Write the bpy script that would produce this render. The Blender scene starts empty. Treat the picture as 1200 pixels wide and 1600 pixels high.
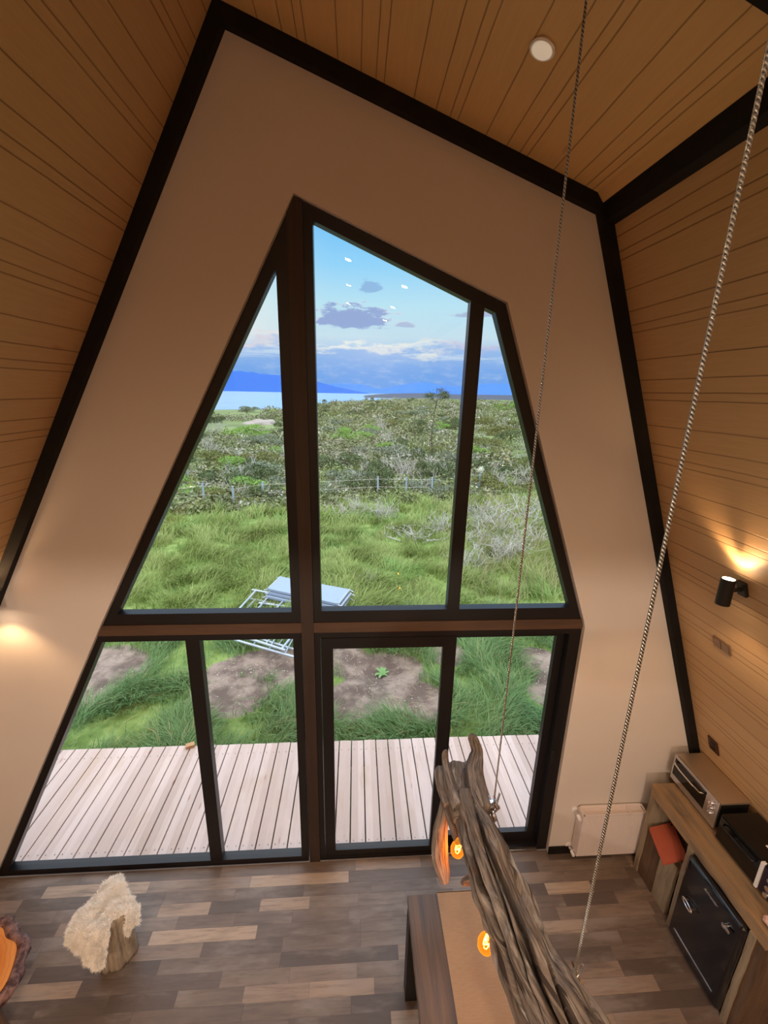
import bpy, bmesh, math, random
import numpy as np
from mathutils import Vector, Matrix, noise as mnoise
random.seed(4); rng = np.random.default_rng(4)
SC = bpy.context.scene; COL = SC.collection
def lin(*c):
    return tuple(((v/255)/12.92 if v/255 <= .04045 else ((v/255+.055)/1.055)**2.4) for v in c)

# ------------------------------------------------------------------ camera
YAW, PITCH, ROLL, FPX = math.radians(3.89), math.radians(15.69), math.radians(1.19), 665.1
CAM = Vector((0, -2.633, 3.75))
FW = Vector((math.sin(YAW)*math.cos(PITCH), math.cos(YAW)*math.cos(PITCH), -math.sin(PITCH)))
RT = Vector((math.cos(YAW), -math.sin(YAW), 0)); UP = RT.cross(FW)
RT, UP = RT*math.cos(ROLL)+UP*math.sin(ROLL), -RT*math.sin(ROLL)+UP*math.cos(ROLL)
cd = bpy.data.cameras.new('camera'); cam = bpy.data.objects.new('camera', cd); COL.objects.link(cam)
cd.sensor_fit = 'VERTICAL'; cd.sensor_height = 32; cd.lens = 32*FPX/1600; cd.clip_start = .02; cd.clip_end = 60000
cam.matrix_world = Matrix(((RT.x, UP.x, -FW.x, CAM.x), (RT.y, UP.y, -FW.y, CAM.y), (RT.z, UP.z, -FW.z, CAM.z), (0, 0, 0, 1)))
SC.camera = cam

def ground_point(px, py, z):          # photograph pixel -> point on a level plane
    d = FW + RT*((px-600)/FPX) - UP*((py-800)/FPX)
    return CAM + d*((z-CAM.z)/d.z)

# ------------------------------------------------------------------ view
SC.view_settings.view_transform = 'Standard'; SC.view_settings.look = 'None'
SC.view_settings.gamma = 1; SC.view_settings.use_curve_mapping = False
SC.view_settings.exposure = 0.0

# ------------------------------------------------------------------ node helper
class NT:
    def __init__(s, tree): s.t = tree; s.n = tree.nodes; s.l = tree.links
    def new(s, typ, **kw):
        n = s.n.new(typ)
        for k, v in kw.items(): setattr(n, k, v)
        return n
    def put(s, sock, v):
        if isinstance(v, bpy.types.NodeSocket): s.l.new(v, sock)
        elif v is not None:
            if hasattr(sock.default_value, '__len__') and not hasattr(v, '__len__'): v = [v]*len(sock.default_value)
            if hasattr(sock.default_value, '__len__') and len(sock.default_value) == 4 and len(v) == 3: v = (*v, 1)
            sock.default_value = v
    def m(s, op, a, b=None, c=None, clamp=False):
        n = s.new('ShaderNodeMath', operation=op, use_clamp=clamp)
        s.put(n.inputs[0], a); s.put(n.inputs[1], b)
        if c is not None: s.put(n.inputs[2], c)
        return n.outputs[0]
    def vm(s, op, a, b=None):
        n = s.new('ShaderNodeVectorMath', operation=op); s.put(n.inputs[0], a)
        if b is not None: s.put(n.inputs[1], b)
        return n.outputs[0]
    def mix(s, f, a, b, blend='MIX'):
        n = s.new('ShaderNodeMix', data_type='RGBA', blend_type=blend); n.clamp_factor = True
        s.put(n.inputs[0], f); s.put(n.inputs[6], a); s.put(n.inputs[7], b); return n.outputs[2]
    def noise(s, vec, scale, detail=4, rough=.55, dist=0):
        n = s.new('ShaderNodeTexNoise'); s.put(n.inputs['Vector'], vec); n.inputs['Scale'].default_value = scale
        n.inputs['Detail'].default_value = detail; n.inputs['Roughness'].default_value = rough; n.inputs['Distortion'].default_value = dist
        return n.outputs[0]
    def ramp(s, f, stops, interp='LINEAR'):
        n = s.new('ShaderNodeValToRGB'); s.put(n.inputs[0], f); cr = n.color_ramp; cr.interpolation = interp
        while len(cr.elements) < len(stops): cr.elements.new(.5)
        for e, (p, c) in zip(cr.elements, stops):
            e.position = p; e.color = (*c, 1) if hasattr(c, '__len__') else (c, c, c, 1)
        return n.outputs[0]
    def step(s, x, lo, hi):
        n = s.new('ShaderNodeMapRange', interpolation_type='SMOOTHSTEP'); s.put(n.inputs[0], x)
        s.put(n.inputs[1], lo); s.put(n.inputs[2], hi); return n.outputs[0]
    def comb(s, x, y, z):
        n = s.new('ShaderNodeCombineXYZ'); s.put(n.inputs[0], x); s.put(n.inputs[1], y); s.put(n.inputs[2], z); return n.outputs[0]
    def sep(s, v):
        n = s.new('ShaderNodeSeparateXYZ'); s.put(n.inputs[0], v); return n.outputs
    def coord(s, which='Object'): return s.new('ShaderNodeTexCoord').outputs[which]
    def bump(s, h, strength=.3, dist=.01):
        n = s.new('ShaderNodeBump'); s.put(n.inputs['Height'], h); n.inputs['Strength'].default_value = strength
        n.inputs['Distance'].default_value = dist; return n.outputs[0]

def material(name, color=(.5, .5, .5), rough=.5, metal=0, spec=.5, build=None, **kw):
    m = bpy.data.materials.new(name); m.use_nodes = True; t = NT(m.node_tree)
    b = m.node_tree.nodes['Principled BSDF']
    t.put(b.inputs['Base Color'], color); b.inputs['Roughness'].default_value = rough
    b.inputs['Metallic'].default_value = metal; b.inputs['Specular IOR Level'].default_value = spec
    for k, v in kw.items(): t.put(b.inputs[k.replace('_', ' ')], v)
    if build: build(t, b)
    return m

# ------------------------------------------------------------------ sky
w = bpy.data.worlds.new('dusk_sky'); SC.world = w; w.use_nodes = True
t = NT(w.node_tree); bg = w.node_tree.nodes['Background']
d = t.vm('NORMALIZE', t.coord('Generated')); X, Y, Z = t.sep(d)
el = t.m('MULTIPLY', t.m('ARCSINE', Z), 57.2958); az = t.m('MULTIPLY', t.m('ARCTAN2', X, Y), 57.2958)
base = t.ramp(t.m('DIVIDE', el, 60, clamp=True), [(0, lin(112, 158, 228)), (.05, lin(128, 172, 232)), (.11, lin(200, 226, 240)), (.17, lin(188, 230, 246)), (.24, lin(148, 214, 252)), (.34, lin(98, 188, 250)), (1, lin(120, 165, 215))])
left = t.m('MULTIPLY', t.step(az, -2, -24), t.m('MULTIPLY', t.step(el, 3, 7), t.step(el, 26, 14)))
base = t.mix(t.m('MULTIPLY', left, .85), base, lin(252, 246, 232))
v1 = t.comb(t.m('MULTIPLY', az, .10), t.m('MULTIPLY', el, .30), 0)
n1 = t.noise(v1, 1.3, 7, .6); n2 = t.noise(v1, 4.0, 6, .65); n3 = t.noise(t.comb(t.m('MULTIPLY', az, .05), t.m('MULTIPLY', el, .5), 3), 1.6, 5, .6)
# cloud bank along the horizon
top = t.m('ADD', 6.1, t.m('MULTIPLY', t.m('SUBTRACT', n1, .5), 9.0))
bank = t.step(t.m('SUBTRACT', top, el), -.3, .45)
edge = t.m('MULTIPLY', t.step(t.m('SUBTRACT', top, el), -.5, .05), t.step(t.m('SUBTRACT', top, el), 1.3, .3))
bankc = t.mix(t.step(el, 6.5, 1.5), lin(160, 194, 236), lin(112, 166, 236))
bankc = t.mix(t.m('MULTIPLY', t.step(n2, .45, .7), .45), bankc, lin(176, 204, 238))
bankc = t.mix(t.m('MULTIPLY', t.step(n3, .5, .62), t.m('MULTIPLY', t.step(el, 3.0, 5), .75)), bankc, lin(214, 232, 244))
pink = t.mix(t.step(az, -6, -16), lin(246, 244, 232), lin(238, 214, 220))
pink = t.mix(t.step(az, 9, 15), pink, lin(214, 204, 226))
bankc = t.mix(t.m('MULTIPLY', edge, .65), bankc, pink)
sky = t.mix(bank, base, bankc)
def blob(sky, a0, e0, ra, re, cdark, clight, thr=.5, amp=1.5, hi=1):
    dx = t.m('DIVIDE', t.m('SUBTRACT', az, a0), ra); dy = t.m('DIVIDE', t.m('SUBTRACT', el, e0), re)
    dy = t.m('MULTIPLY', dy, t.m('ADD', 1, t.m('MULTIPLY', t.step(dy, 0, -.4), .8)))
    r = t.m('SQRT', t.m('ADD', t.m('MULTIPLY', dx, dx), t.m('MULTIPLY', dy, dy)))
    f = t.m('SUBTRACT', t.m('ADD', 1, t.m('MULTIPLY', t.m('SUBTRACT', n2, .5), amp)), r)
    mk = t.m('MULTIPLY', t.step(f, -.05, .4), hi)
    c = t.mix(t.step(t.m('ADD', f, t.m('MULTIPLY', t.m('SUBTRACT', n1, .5), .9)), .28, .02), cdark, clight)
    c = t.mix(t.step(dy, -.1, -.8), c, cdark)
    return t.mix(mk, sky, c)
sky = blob(sky, -.4, 8.5, 5.6, 1.9, lin(152, 174, 218), lin(234, 226, 236), amp=2.6)
sky = blob(sky, 1.8, 12.0, 1.9, .8, lin(140, 180, 226), lin(164, 204, 238), amp=2.6, hi=.8)
sky = blob(sky, 15.5, 9.2, 4.5, .55, lin(168, 180, 216), lin(214, 206, 222), hi=.8)
sky = blob(sky, 6.0, 8.0, 1.6, .45, lin(170, 180, 216), lin(220, 206, 222), hi=.7)
sky = blob(sky, 19.0, 10.4, 3.2, 1.3, lin(176, 184, 216), lin(226, 206, 220), hi=.8)
sky = blob(sky, -17.0, 8.3, 4.0, 1.4, lin(150, 160, 208), lin(238, 218, 224), hi=.9)
# sky raised overhead and behind the house, out of view, to light the scene
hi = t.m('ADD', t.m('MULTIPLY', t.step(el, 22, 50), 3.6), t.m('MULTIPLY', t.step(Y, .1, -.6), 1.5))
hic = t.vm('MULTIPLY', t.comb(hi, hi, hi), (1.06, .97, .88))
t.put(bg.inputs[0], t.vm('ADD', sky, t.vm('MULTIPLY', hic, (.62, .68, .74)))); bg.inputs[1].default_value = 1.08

# ------------------------------------------------------------------ mesh helpers
def tag(o, label=None, cat=None, group=None, kind=None):
    if label: o['label'] = label
    if cat: o['category'] = cat
    if group: o['group'] = group
    if kind: o['kind'] = kind
    return o
def link(name, me, mat=None, parent=None, smooth=False):
    o = bpy.data.objects.new(name, me); COL.objects.link(o)
    if mat: me.materials.append(mat)
    if parent: o.parent = parent
    if smooth: me.polygons.foreach_set('use_smooth', [True]*len(me.polygons))
    return o
def empty(name, loc=(0, 0, 0), rz=0, **kw):
    o = bpy.data.objects.new(name, None); COL.objects.link(o); o.location = loc; o.rotation_euler = (0, 0, rz)
    o.empty_display_size = .1
    bpy.context.view_layer.update()
    return tag(o, **kw)
def big_mesh(name, V, F4=None, F3=None, attr=None):
    me = bpy.data.meshes.new(name); V = np.asarray(V, np.float32)
    parts = []; starts = []; n = 0
    for F in (F4, F3):
        if F is not None and len(F):
            F = np.asarray(F, np.int32); k = F.shape[1]; parts.append(F.ravel())
            starts.append(n+np.arange(len(F))*k); n += F.size
    L = np.concatenate(parts).astype(np.int32); S = np.concatenate(starts).astype(np.int32)
    me.vertices.add(len(V)); me.vertices.foreach_set('co', V.ravel())
    me.loops.add(len(L)); me.loops.foreach_set('vertex_index', L)
    me.polygons.add(len(S)); me.polygons.foreach_set('loop_start', S)
    me.update(calc_edges=True)
    if attr is not None:
        a = me.attributes.new('tint', 'FLOAT', 'POINT'); a.data.foreach_set('value', np.asarray(attr, np.float32))
    me.validate(); return me

class B:
    """collects shapes and links them as one mesh object"""
    def __init__(s): s.bm = bmesh.new()
    def box(s, c, size, M=None, bevel=0):
        r = bmesh.ops.create_cube(s.bm, size=1); vs = r['verts']
        for v in vs: v.co = Vector((v.co.x*size[0], v.co.y*size[1], v.co.z*size[2]))
        if bevel:
            es = list({e for v in vs for e in v.link_edges})
            r2 = bmesh.ops.bevel(s.bm, geom=es, offset=bevel, segments=2, affect='EDGES', profile=.6)
            vs = list({v for f in r2['faces'] for v in f.verts} | {v for v in vs if v.is_valid})
        for v in vs:
            if M is not None: v.co = M @ v.co
            v.co += Vector(c)
        return s
    def b2(s, lo, hi, bevel=0):
        lo, hi = Vector(lo), Vector(hi); return s.box((lo+hi)/2, hi-lo, bevel=bevel)
    def cyl(s, a, b, r, r2=None, n=16, cap=True):
        a, b = Vector(a), Vector(b); d = b-a
        q = d.to_track_quat('Z', 'Y').to_matrix().to_4x4()
        bmesh.ops.create_cone(s.bm, cap_ends=cap, segments=n, radius1=r, radius2=r if r2 is None else r2, depth=d.length, matrix=Matrix.Translation((a+b)/2) @ q)
        return s
    def sphere(s, c, r, sc=(1, 1, 1), n=16):
        bmesh.ops.create_uvsphere(s.bm, u_segments=n, v_segments=n//2+2, radius=r, matrix=Matrix.Translation(c) @ Matrix.Diagonal((*sc, 1)))
        return s
    def tube(s, pts, rad, n=8, close=False):
        pts = [Vector(p) for p in pts]
        if not hasattr(rad, '__len__'): rad = [rad]*len(pts)
        rings = []; N = len(pts)
        up = Vector((0, 0, 1))
        for i, p in enumerate(pts):
            if close: tg = (pts[(i+1) % N]-pts[i-1]).normalized()
            else: tg = (pts[min(i+1, N-1)]-pts[max(i-1, 0)]).normalized()
            if i == 0:
                a = tg.orthogonal().normalized()
            else:
                a = (a-tg*a.dot(tg)).normalized()
            b = tg.cross(a)
            rings.append([s.bm.verts.new(p+(a*math.cos(k*2*math.pi/n)+b*math.sin(k*2*math.pi/n))*rad[i]) for k in range(n)])
        for i in range(N if close else N-1):
            r0, r1 = rings[i], rings[(i+1) % N]
            for k in range(n): s.bm.faces.new((r0[k], r0[(k+1) % n], r1[(k+1) % n], r1[k]))
        if not close:
            s.bm.faces.new(rings[0][::-1]); s.bm.faces.new(rings[-1])
        return s
    def lathe(s, prof, c=(0, 0, 0), n=24, M=None):
        rings = []
        for r, z in prof:
            ring = []
            for k in range(n):
                v = Vector((r*math.cos(2*math.pi*k/n), r*math.sin(2*math.pi*k/n), z))
                if M is not None: v = M @ v
                ring.append(s.bm.verts.new(v+Vector(c)))
            rings.append(ring)
        for a, b in zip(rings, rings[1:]):
            for k in range(n): s.bm.faces.new((a[k], a[(k+1) % n], b[(k+1) % n], b[k]))
        s.bm.faces.new(rings[0][::-1]); s.bm.faces.new(rings[-1])
        return s
    def plate(s, outer, holes, y0, y1):
        """polygon in (x,z), with holes, extruded from y0 to y1"""
        es = []
        for loop in [outer]+list(holes):
            vs = [s.bm.verts.new((x, y0, z)) for x, z in loop]
            es += [s.bm.edges.new((vs[i], vs[(i+1) % len(vs)])) for i in range(len(vs))]
        r = bmesh.ops.triangle_fill(s.bm, edges=es, use_beauty=True)
        fs = [g for g in r['geom'] if isinstance(g, bmesh.types.BMFace)]
        r = bmesh.ops.extrude_face_region(s.bm, geom=fs)
        for g in r['geom']:
            if isinstance(g, bmesh.types.BMVert): g.co.y += (y1-y0)
        bmesh.ops.recalc_face_normals(s.bm, faces=s.bm.faces)
        return s
    def build(s, name, mat, parent=None, smooth=False, auto=None, **kw):
        bmesh.ops.recalc_face_normals(s.bm, faces=s.bm.faces)
        me = bpy.data.meshes.new(name); s.bm.to_mesh(me); s.bm.free()
        o = link(name, me, mat, None, smooth)
        if parent: o.parent = parent; o.matrix_parent_inverse = parent.matrix_world.inverted()
        if auto:
            bpy.context.view_layer.objects.active = o
            me.polygons.foreach_set('use_smooth', [True]*len(me.polygons))
            me.set_sharp_from_angle(angle=math.radians(auto))
        return tag(o, **kw)

# ------------------------------------------------------------------ materials
def plaster(t, b):
    n = t.noise(t.coord(), 60, 3); t.put(b.inputs['Normal'], t.bump(n, .08, .004))
    t.put(b.inputs['Base Color'], t.mix(t.noise(t.coord(), 1.5, 3), lin(206, 196, 190), lin(212, 203, 197)))
M_WALL = material('warm_white_plaster', rough=.85, build=plaster)

def grooved(c1, c2, phase=0):
    def f(t, b):
        x, y, z = t.sep(t.coord())
        wob = t.m('MULTIPLY', t.m('SUBTRACT', t.noise(t.comb(t.m('MULTIPLY', x, .2), t.m('MULTIPLY', y, 3), 0), 1, 2), .5), .006)
        u = t.m('MODULO', t.m('ADD', t.m('ADD', x, wob), 40+phase), .395)
        g = None
        for c in (.02, .178, .296, .372):
            k = t.step(t.m('ABSOLUTE', t.m('SUBTRACT', u, c)), .004, .0018)
            g = k if g is None else t.m('MAXIMUM', g, k)
        grain = t.noise(t.comb(t.m('MULTIPLY', x, 30), t.m('MULTIPLY', y, 1.6), 0), 2.2, 6, .65, .6)
        big = t.noise(t.comb(t.m('MULTIPLY', x, 2), t.m('MULTIPLY', y, .6), 2), 1.0, 3)
        c = t.mix(t.step(grain, .3, .75), c1, c2)
        c = t.mix(t.m('MULTIPLY', big, .25), c, lin(150, 108, 66))
        knot = t.step(t.noise(t.comb(t.m('MULTIPLY', x, 5), t.m('MULTIPLY', y, 1.2), 9), 1.8, 2), .70, .78)
        c = t.mix(t.m('MULTIPLY', knot, .35), c, lin(130, 84, 46))
        c = t.mix(t.m('MULTIPLY', g, t.m('ADD', .25, t.m('MULTIPLY', big, .6))), c, lin(70, 38, 16))
        t.put(b.inputs['Base Color'], c)
        t.put(b.inputs['Normal'], t.bump(t.m('SUBTRACT', t.m('MULTIPLY', grain, .10), g), .5, .004))
    return f
M_PLY = material('grooved_plywood', rough=.5, spec=.3, build=grooved(lin(196, 162, 120), lin(203, 170, 128)))
M_PLY2 = material('grooved_plywood_ceiling', rough=.5, spec=.3, build=grooved(lin(214, 176, 122), lin(220, 184, 130), phase=.26))

def floorwood(t, b):
    x, y, z = t.sep(t.coord())
    yy = t.m('ADD', t.m('DIVIDE', y, .083), 200)
    row = t.m('FLOOR', yy)
    def wn(vec, out='Value'):
        n = t.new('ShaderNodeTexWhiteNoise', noise_dimensions='3D'); t.put(n.inputs['Vector'], vec); return n.outputs[out]
    off = wn(t.comb(row, 3.3, 0)); ln = t.m('ADD', .36, t.m('MULTIPLY', wn(t.comb(row, 8.1, 0)), .5))
    xx = t.m('ADD', t.m('DIVIDE', x, ln), t.m('MULTIPLY', off, 7)); cell = t.m('FLOOR', xx)
    r1 = wn(t.comb(row, cell, 0)); r2 = wn(t.comb(row, cell, 5))
    fy = t.m('FRACT', yy); fx = t.m('FRACT', xx)
    seam = t.m('MAXIMUM', t.step(t.m('ABSOLUTE', t.m('SUBTRACT', fy, .5)), .485, .5), t.step(t.m('ABSOLUTE', t.m('SUBTRACT', fx, .5)), .496, .5))
    gr = t.noise(t.comb(t.m('ADD', t.m('MULTIPLY', x, 2.2), t.m('MULTIPLY', r1, 30)), t.m('MULTIPLY', y, 26), r2), 2.0, 7, .68, .5)
    bl = t.noise(t.comb(t.m('ADD', t.m('MULTIPLY', x, 1.2), t.m('MULTIPLY', r1, 9)), t.m('MULTIPLY', y, 4), r2), 1.6, 4, .6)
    c = t.ramp(r1, [(0, lin(90, 75, 66)), (.35, lin(110, 92, 80)), (.65, lin(124, 105, 91)), (.88, lin(144, 121, 104)), (1, lin(174, 148, 124))])
    c = t.mix(t.m('MULTIPLY', t.step(gr, .42, .75), .55), c, lin(78, 64, 56))
    c = t.mix(t.m('MULTIPLY', t.step(bl, .48, .7), .5), c, lin(152, 138, 128)); c = t.mix(t.m('MULTIPLY', t.step(bl, .5, .3), .5), c, lin(88, 74, 68))
    c = t.mix(t.m('MULTIPLY', seam, .5), c, lin(60, 46, 38))
    t.put(b.inputs['Base Color'], c)
    t.put(b.inputs['Roughness'], t.m('ADD', .36, t.m('MULTIPLY', gr, .22)))
    t.put(b.inputs['Normal'], t.bump(t.m('SUBTRACT', t.m('MULTIPLY', gr, .3), seam), .25, .003))
M_FLOOR = material('laminate_planks', rough=.4, spec=.5, build=floorwood)

def woodf(c1, c2, c3, axis=0, sc=1.0, knots=True, rough=.6, bumpk=.4):
    def f(t, b):
        co = list(t.sep(t.coord())); 
        s = [22*sc]*3; s[axis] = 1.3*sc
        v = t.comb(*[t.m('MULTIPLY', co[i], s[i]) for i in range(3)])
        g = t.noise(v, 1.3, 7, .66, .8)
        s2 = [5*sc]*3; s2[axis] = 1.0*sc
        v2 = t.comb(*[t.m('MULTIPLY', co[i], s2[i]) for i in range(3)])
        g2 = t.noise(v2, 1.3, 4, .6)
        c = t.mix(t.step(g, .3, .7), c1, c2); c = t.mix(t.m('MULTIPLY', t.step(g2, .45, .72), .8), c, c3)
        if knots:
            s3 = [9*sc]*3; s3[axis] = 3.0*sc
            k = t.step(t.noise(t.comb(*[t.m('MULTIPLY', co[i], s3[i]) for i in range(3)]), 1.0, 2, .5), .70, .80)
            c = t.mix(t.m('MULTIPLY', k, .6), c, [q*.35 for q in c3])
        t.put(b.inputs['Base Color'], c); t.put(b.inputs['Normal'], t.bump(g, bumpk, .004))
    return f
M_BLACKBEAM = material('black_stained_timber', rough=.75, spec=.25, build=woodf(lin(14, 11, 11), lin(20, 16, 15), lin(30, 24, 22), 1, 1, False))
M_BLACKPVC = material('black_window_profile', color=lin(23, 20, 22), rough=.38, spec=.4)
M_BROWNPOST = material('dark_brown_timber', rough=.6, build=woodf(lin(44, 30, 24), lin(54, 37, 28), lin(38, 26, 21), 2, 1, False))
M_BROWNRAIL = material('dark_brown_timber_rail', rough=.6, build=woodf(lin(76, 54, 38), lin(88, 62, 44), lin(66, 46, 32), 0, 1, False))
def deckf(t, b):
    x, y, z = t.sep(t.coord())
    cell = t.m('FLOOR', t.m('DIVIDE', t.m('ADD', x, 20.046-.0685), .137))
    n = t.new('ShaderNodeTexWhiteNoise', noise_dimensions='1D'); t.put(n.inputs['W'], cell); r = n.outputs[0]
    g = t.noise(t.comb(t.m('MULTIPLY', x, 22), t.m('ADD', t.m('MULTIPLY', y, 1.6), t.m('MULTIPLY', r, 20)), 0), 1.5, 6, .65, .7)
    g2 = t.noise(t.comb(t.m('MULTIPLY', x, 3), t.m('ADD', y, t.m('MULTIPLY', r, 20)), 0), 1.6, 3)
    c = t.mix(r, lin(184, 158, 146), lin(212, 188, 178))
    c = t.mix(t.m('MULTIPLY', t.step(g, .4, .7), .4), c, lin(182, 150, 136))
    c = t.mix(t.m('MULTIPLY', t.step(g2, .52, .72), .45), c, lin(180, 150, 124))
    kn = t.new('ShaderNodeTexVoronoi'); t.put(kn.inputs['Vector'], t.comb(t.m('MULTIPLY', x, 7.3), t.m('MULTIPLY', y, 2.4), r)); kn.inputs['Scale'].default_value = 1
    c = t.mix(t.m('MULTIPLY', t.step(kn.outputs[0], .13, .05), .75), c, lin(150, 104, 78))
    t.put(b.inputs['Base Color'], c); t.put(b.inputs['Normal'], t.bump(g, .25, .003))
M_DECK = material('pale_pine_decking', rough=.65, build=deckf)

def glassmat():
    m = bpy.data.materials.new('window_glass'); m.use_nodes = True; t = NT(m.node_tree); m.node_tree.nodes.clear()
    o = t.new('ShaderNodeOutputMaterial'); mx = t.new('ShaderNodeMixShader'); tr = t.new('ShaderNodeBsdfTransparent'); gl = t.new('ShaderNodeBsdfGlossy')
    gl.inputs['Roughness'].default_value = .0; tr.inputs[0].default_value = (.97, .98, .98, 1)
    g = t.new('ShaderNodeNewGeometry'); dt = t.new('ShaderNodeVectorMath', operation='DOT_PRODUCT'); t.put(dt.inputs[0], g.outputs['Incoming']); t.put(dt.inputs[1], g.outputs['Normal'])
    c_ = t.m('SUBTRACT', 1, t.m('ABSOLUTE', dt.outputs['Value'])); t.put(mx.inputs[0], t.m('ADD', .032, t.m('MULTIPLY', t.m('POWER', c_, 5), .9))); t.l.new(tr.outputs[0], mx.inputs[1]); t.l.new(gl.outputs[0], mx.inputs[2]); t.l.new(mx.outputs[0], o.inputs[0])
    return m
M_GLASS = glassmat()
M_WHITE = material('white_enamel', color=lin(232, 228, 226), rough=.35)
M_CHROME = material('chrome', color=(.8, .8, .82), rough=.12, metal=1)
M_STEEL = material('brushed_steel', color=lin(200, 190, 180), rough=.3, metal=1)
M_BLACK = material('black_gloss', color=lin(12, 12, 15), rough=.22)
M_BLACKM = material('black_matte_metal', color=lin(20, 18, 17), rough=.5)
M_DGLASS = material('dark_oven_glass', color=lin(14, 12, 11), rough=.06)
def emat(name, col, s, base=(.8, .8, .8)):
    return material(name, color=base, Emission_Color=(*col, 1), Emission_Strength=s)
def cablef(t, b):
    uv = t.coord('UV'); x, y, z = t.sep(uv)
    s = t.m('SINE', t.m('ADD', t.m('MULTIPLY', x, 640), t.m('MULTIPLY', y, 12.566)))
    t.put(b.inputs['Normal'], t.bump(s, 1, .002)); t.put(b.inputs['Base Color'], t.mix(t.step(s, -.8, .5), lin(110, 110, 112), lin(206, 206, 208)))
M_CABLE = material('wire_rope', rough=.35, metal=.7, build=cablef)

# ------------------------------------------------------------------ room shell
LZ = ((-.66, 5.482), (-3.643, 0.0)); CR = ((-.66, 5.482), (1.353, 4.77)); RS = ((1.353, 4.77), (3.112, 0.0))
def roof(name, a, c, mat, y0=-6.6, y1=.14, th=.1, side=1):
    """slab whose local x runs down the slope and local y along the ridge"""
    a3, c3 = Vector((a[0], 0, a[1])), Vector((c[0], 0, c[1])); L = (c3-a3).length; ex = (c3-a3)/L; ey = Vector((0, 1, 0)); ez = ex.cross(ey)
    o = B().b2((-.1, y0, 0 if side > 0 else -th), (L+.1, y1, th if side > 0 else 0)).build(name, mat, kind='structure')
    o.matrix_world = Matrix(((ex.x, ey.x, ez.x, a3.x), (ex.y, ey.y, ez.y, 0), (ex.z, ey.z, ez.z, a3.z), (0, 0, 0, 1)))
    return o
roof('wall_left', *LZ, M_PLY, side=1 if Vector((LZ[1][0]-LZ[0][0], 0, LZ[1][1]-LZ[0][1])).cross(Vector((0, 1, 0))).x < 0 else -1)
roof('ceiling', *CR, M_PLY2, side=1 if Vector((CR[1][0]-CR[0][0], 0, CR[1][1]-CR[0][1])).cross(Vector((0, 1, 0))).z > 0 else -1)
roof('wall_right', *RS, M_PLY, side=1 if Vector((RS[1][0]-RS[0][0], 0, RS[1][1]-RS[0][1])).cross(Vector((0, 1, 0))).x > 0 else -1)
B().b2((-3.9, -6.6, -.1), (3.4, .0, 0)).build('floor', M_FLOOR, kind='structure')
B().plate([(-3.75, -.1), (3.25, -.1), (1.42, 4.86), (-.66, 5.6)], [], -6.7, -6.6).build('wall_back', M_WALL, kind='structure')
OPEN = [(-.331, 4.742), (.86, 4.26), (1.62, 2.215), (1.636, 2.16), (1.636, -.03), (-2.845, -.03), (-1.705, 2.19)]
outer = [(-3.66, -.1), (-.66, 5.50), (1.36, 4.785), (3.13, -.1)]
B().plate(outer, [OPEN], -.02, .13).build('wall_front', M_WALL, kind='structure')
def off(a, c, d):   # the corner trims, laid just inside the slope line
    a, c = Vector(a), Vector(c); n = Vector((-(c-a).y, (c-a).x)).normalized()*d; return a+n, c+n
def trim(name, a, c, d, a2, c2, y0=-.07, y1=-.02):
    B().plate([a, c, c2, a2], [], y0, y1).build(name, M_BLACKBEAM, kind='structure')
W = .071
li = off(LZ[0], LZ[1], W); ci = off(CR[0], CR[1], -W); ri = off(RS[0], RS[1], -.064)
def isect(p, q, r, s):
    p, q, r, s = map(Vector, (p, q, r, s)); d1, d2 = q-p, s-r
    k = (r-p).cross(d2)/d1.cross(d2) if hasattr(d1, 'cross') else 0
    return p+d1*k
def cr2(a, b): return a[0]*b[1]-a[1]*b[0]
def isect(p, q, r, s):
    p, q, r, s = map(Vector, (p, q, r, s)); d1, d2 = q-p, s-r
    return p+d1*(cr2(r-p, d2)/cr2(d1, d2))
A = isect(*li, *ci); C_ = isect(*ci, *ri)
trim('trim_1', LZ[0], LZ[1], 0, A, (li[1].x, 0.0)); trim('trim_2', CR[0], CR[1], 0, A, C_); trim('trim_3', RS[0], RS[1], 0, C_, (ri[1].x, 0.0))
# purlin along the ceiling break and the next A-frame rafter
B().plate([(1.345, 4.668), (1.395, 4.65), (1.385, 4.735), (1.318, 4.752)], [], -6.5, -.06).build('trim_4', M_BLACKBEAM, kind='structure')
B().plate([(1.275, 4.799), (1.30, 4.79), (1.34, 4.752), (1.313, 4.752)], [], -6.5, -.06).build('trim_8', M_PLY2, kind='structure')
rf = off(CR[0], CR[1], -.10)
B().plate([(-.66, 5.482), (1.36, 4.77), (rf[1].x-.02, rf[1].y), (-.63, 5.38)], [], -1.36, -1.235).build('trim_5', M_BLACKBEAM, kind='structure')
B().b2((-.375, -.0, 0), (-.29, .11, 4.6)).plate([(-.375, 4.6), (-.29, 4.6), (-.29, 4.72), (-.331, 4.737), (-.375, 4.655)], [], .0, .11).build('trim_6', M_BROWNPOST, kind='structure')
B().plate([(-1.735, 2.135), (1.634, 2.135), (1.634, 2.16), (1.618, 2.212), (-1.69, 2.212)], [], .005, .105).build('trim_7', M_BROWNRAIL, kind='structure')
B().b2((1.637, -.035, 0), (3.0, -.021, .07)).build('baseboard_front', M_BLACKBEAM, kind='structure')

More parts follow.
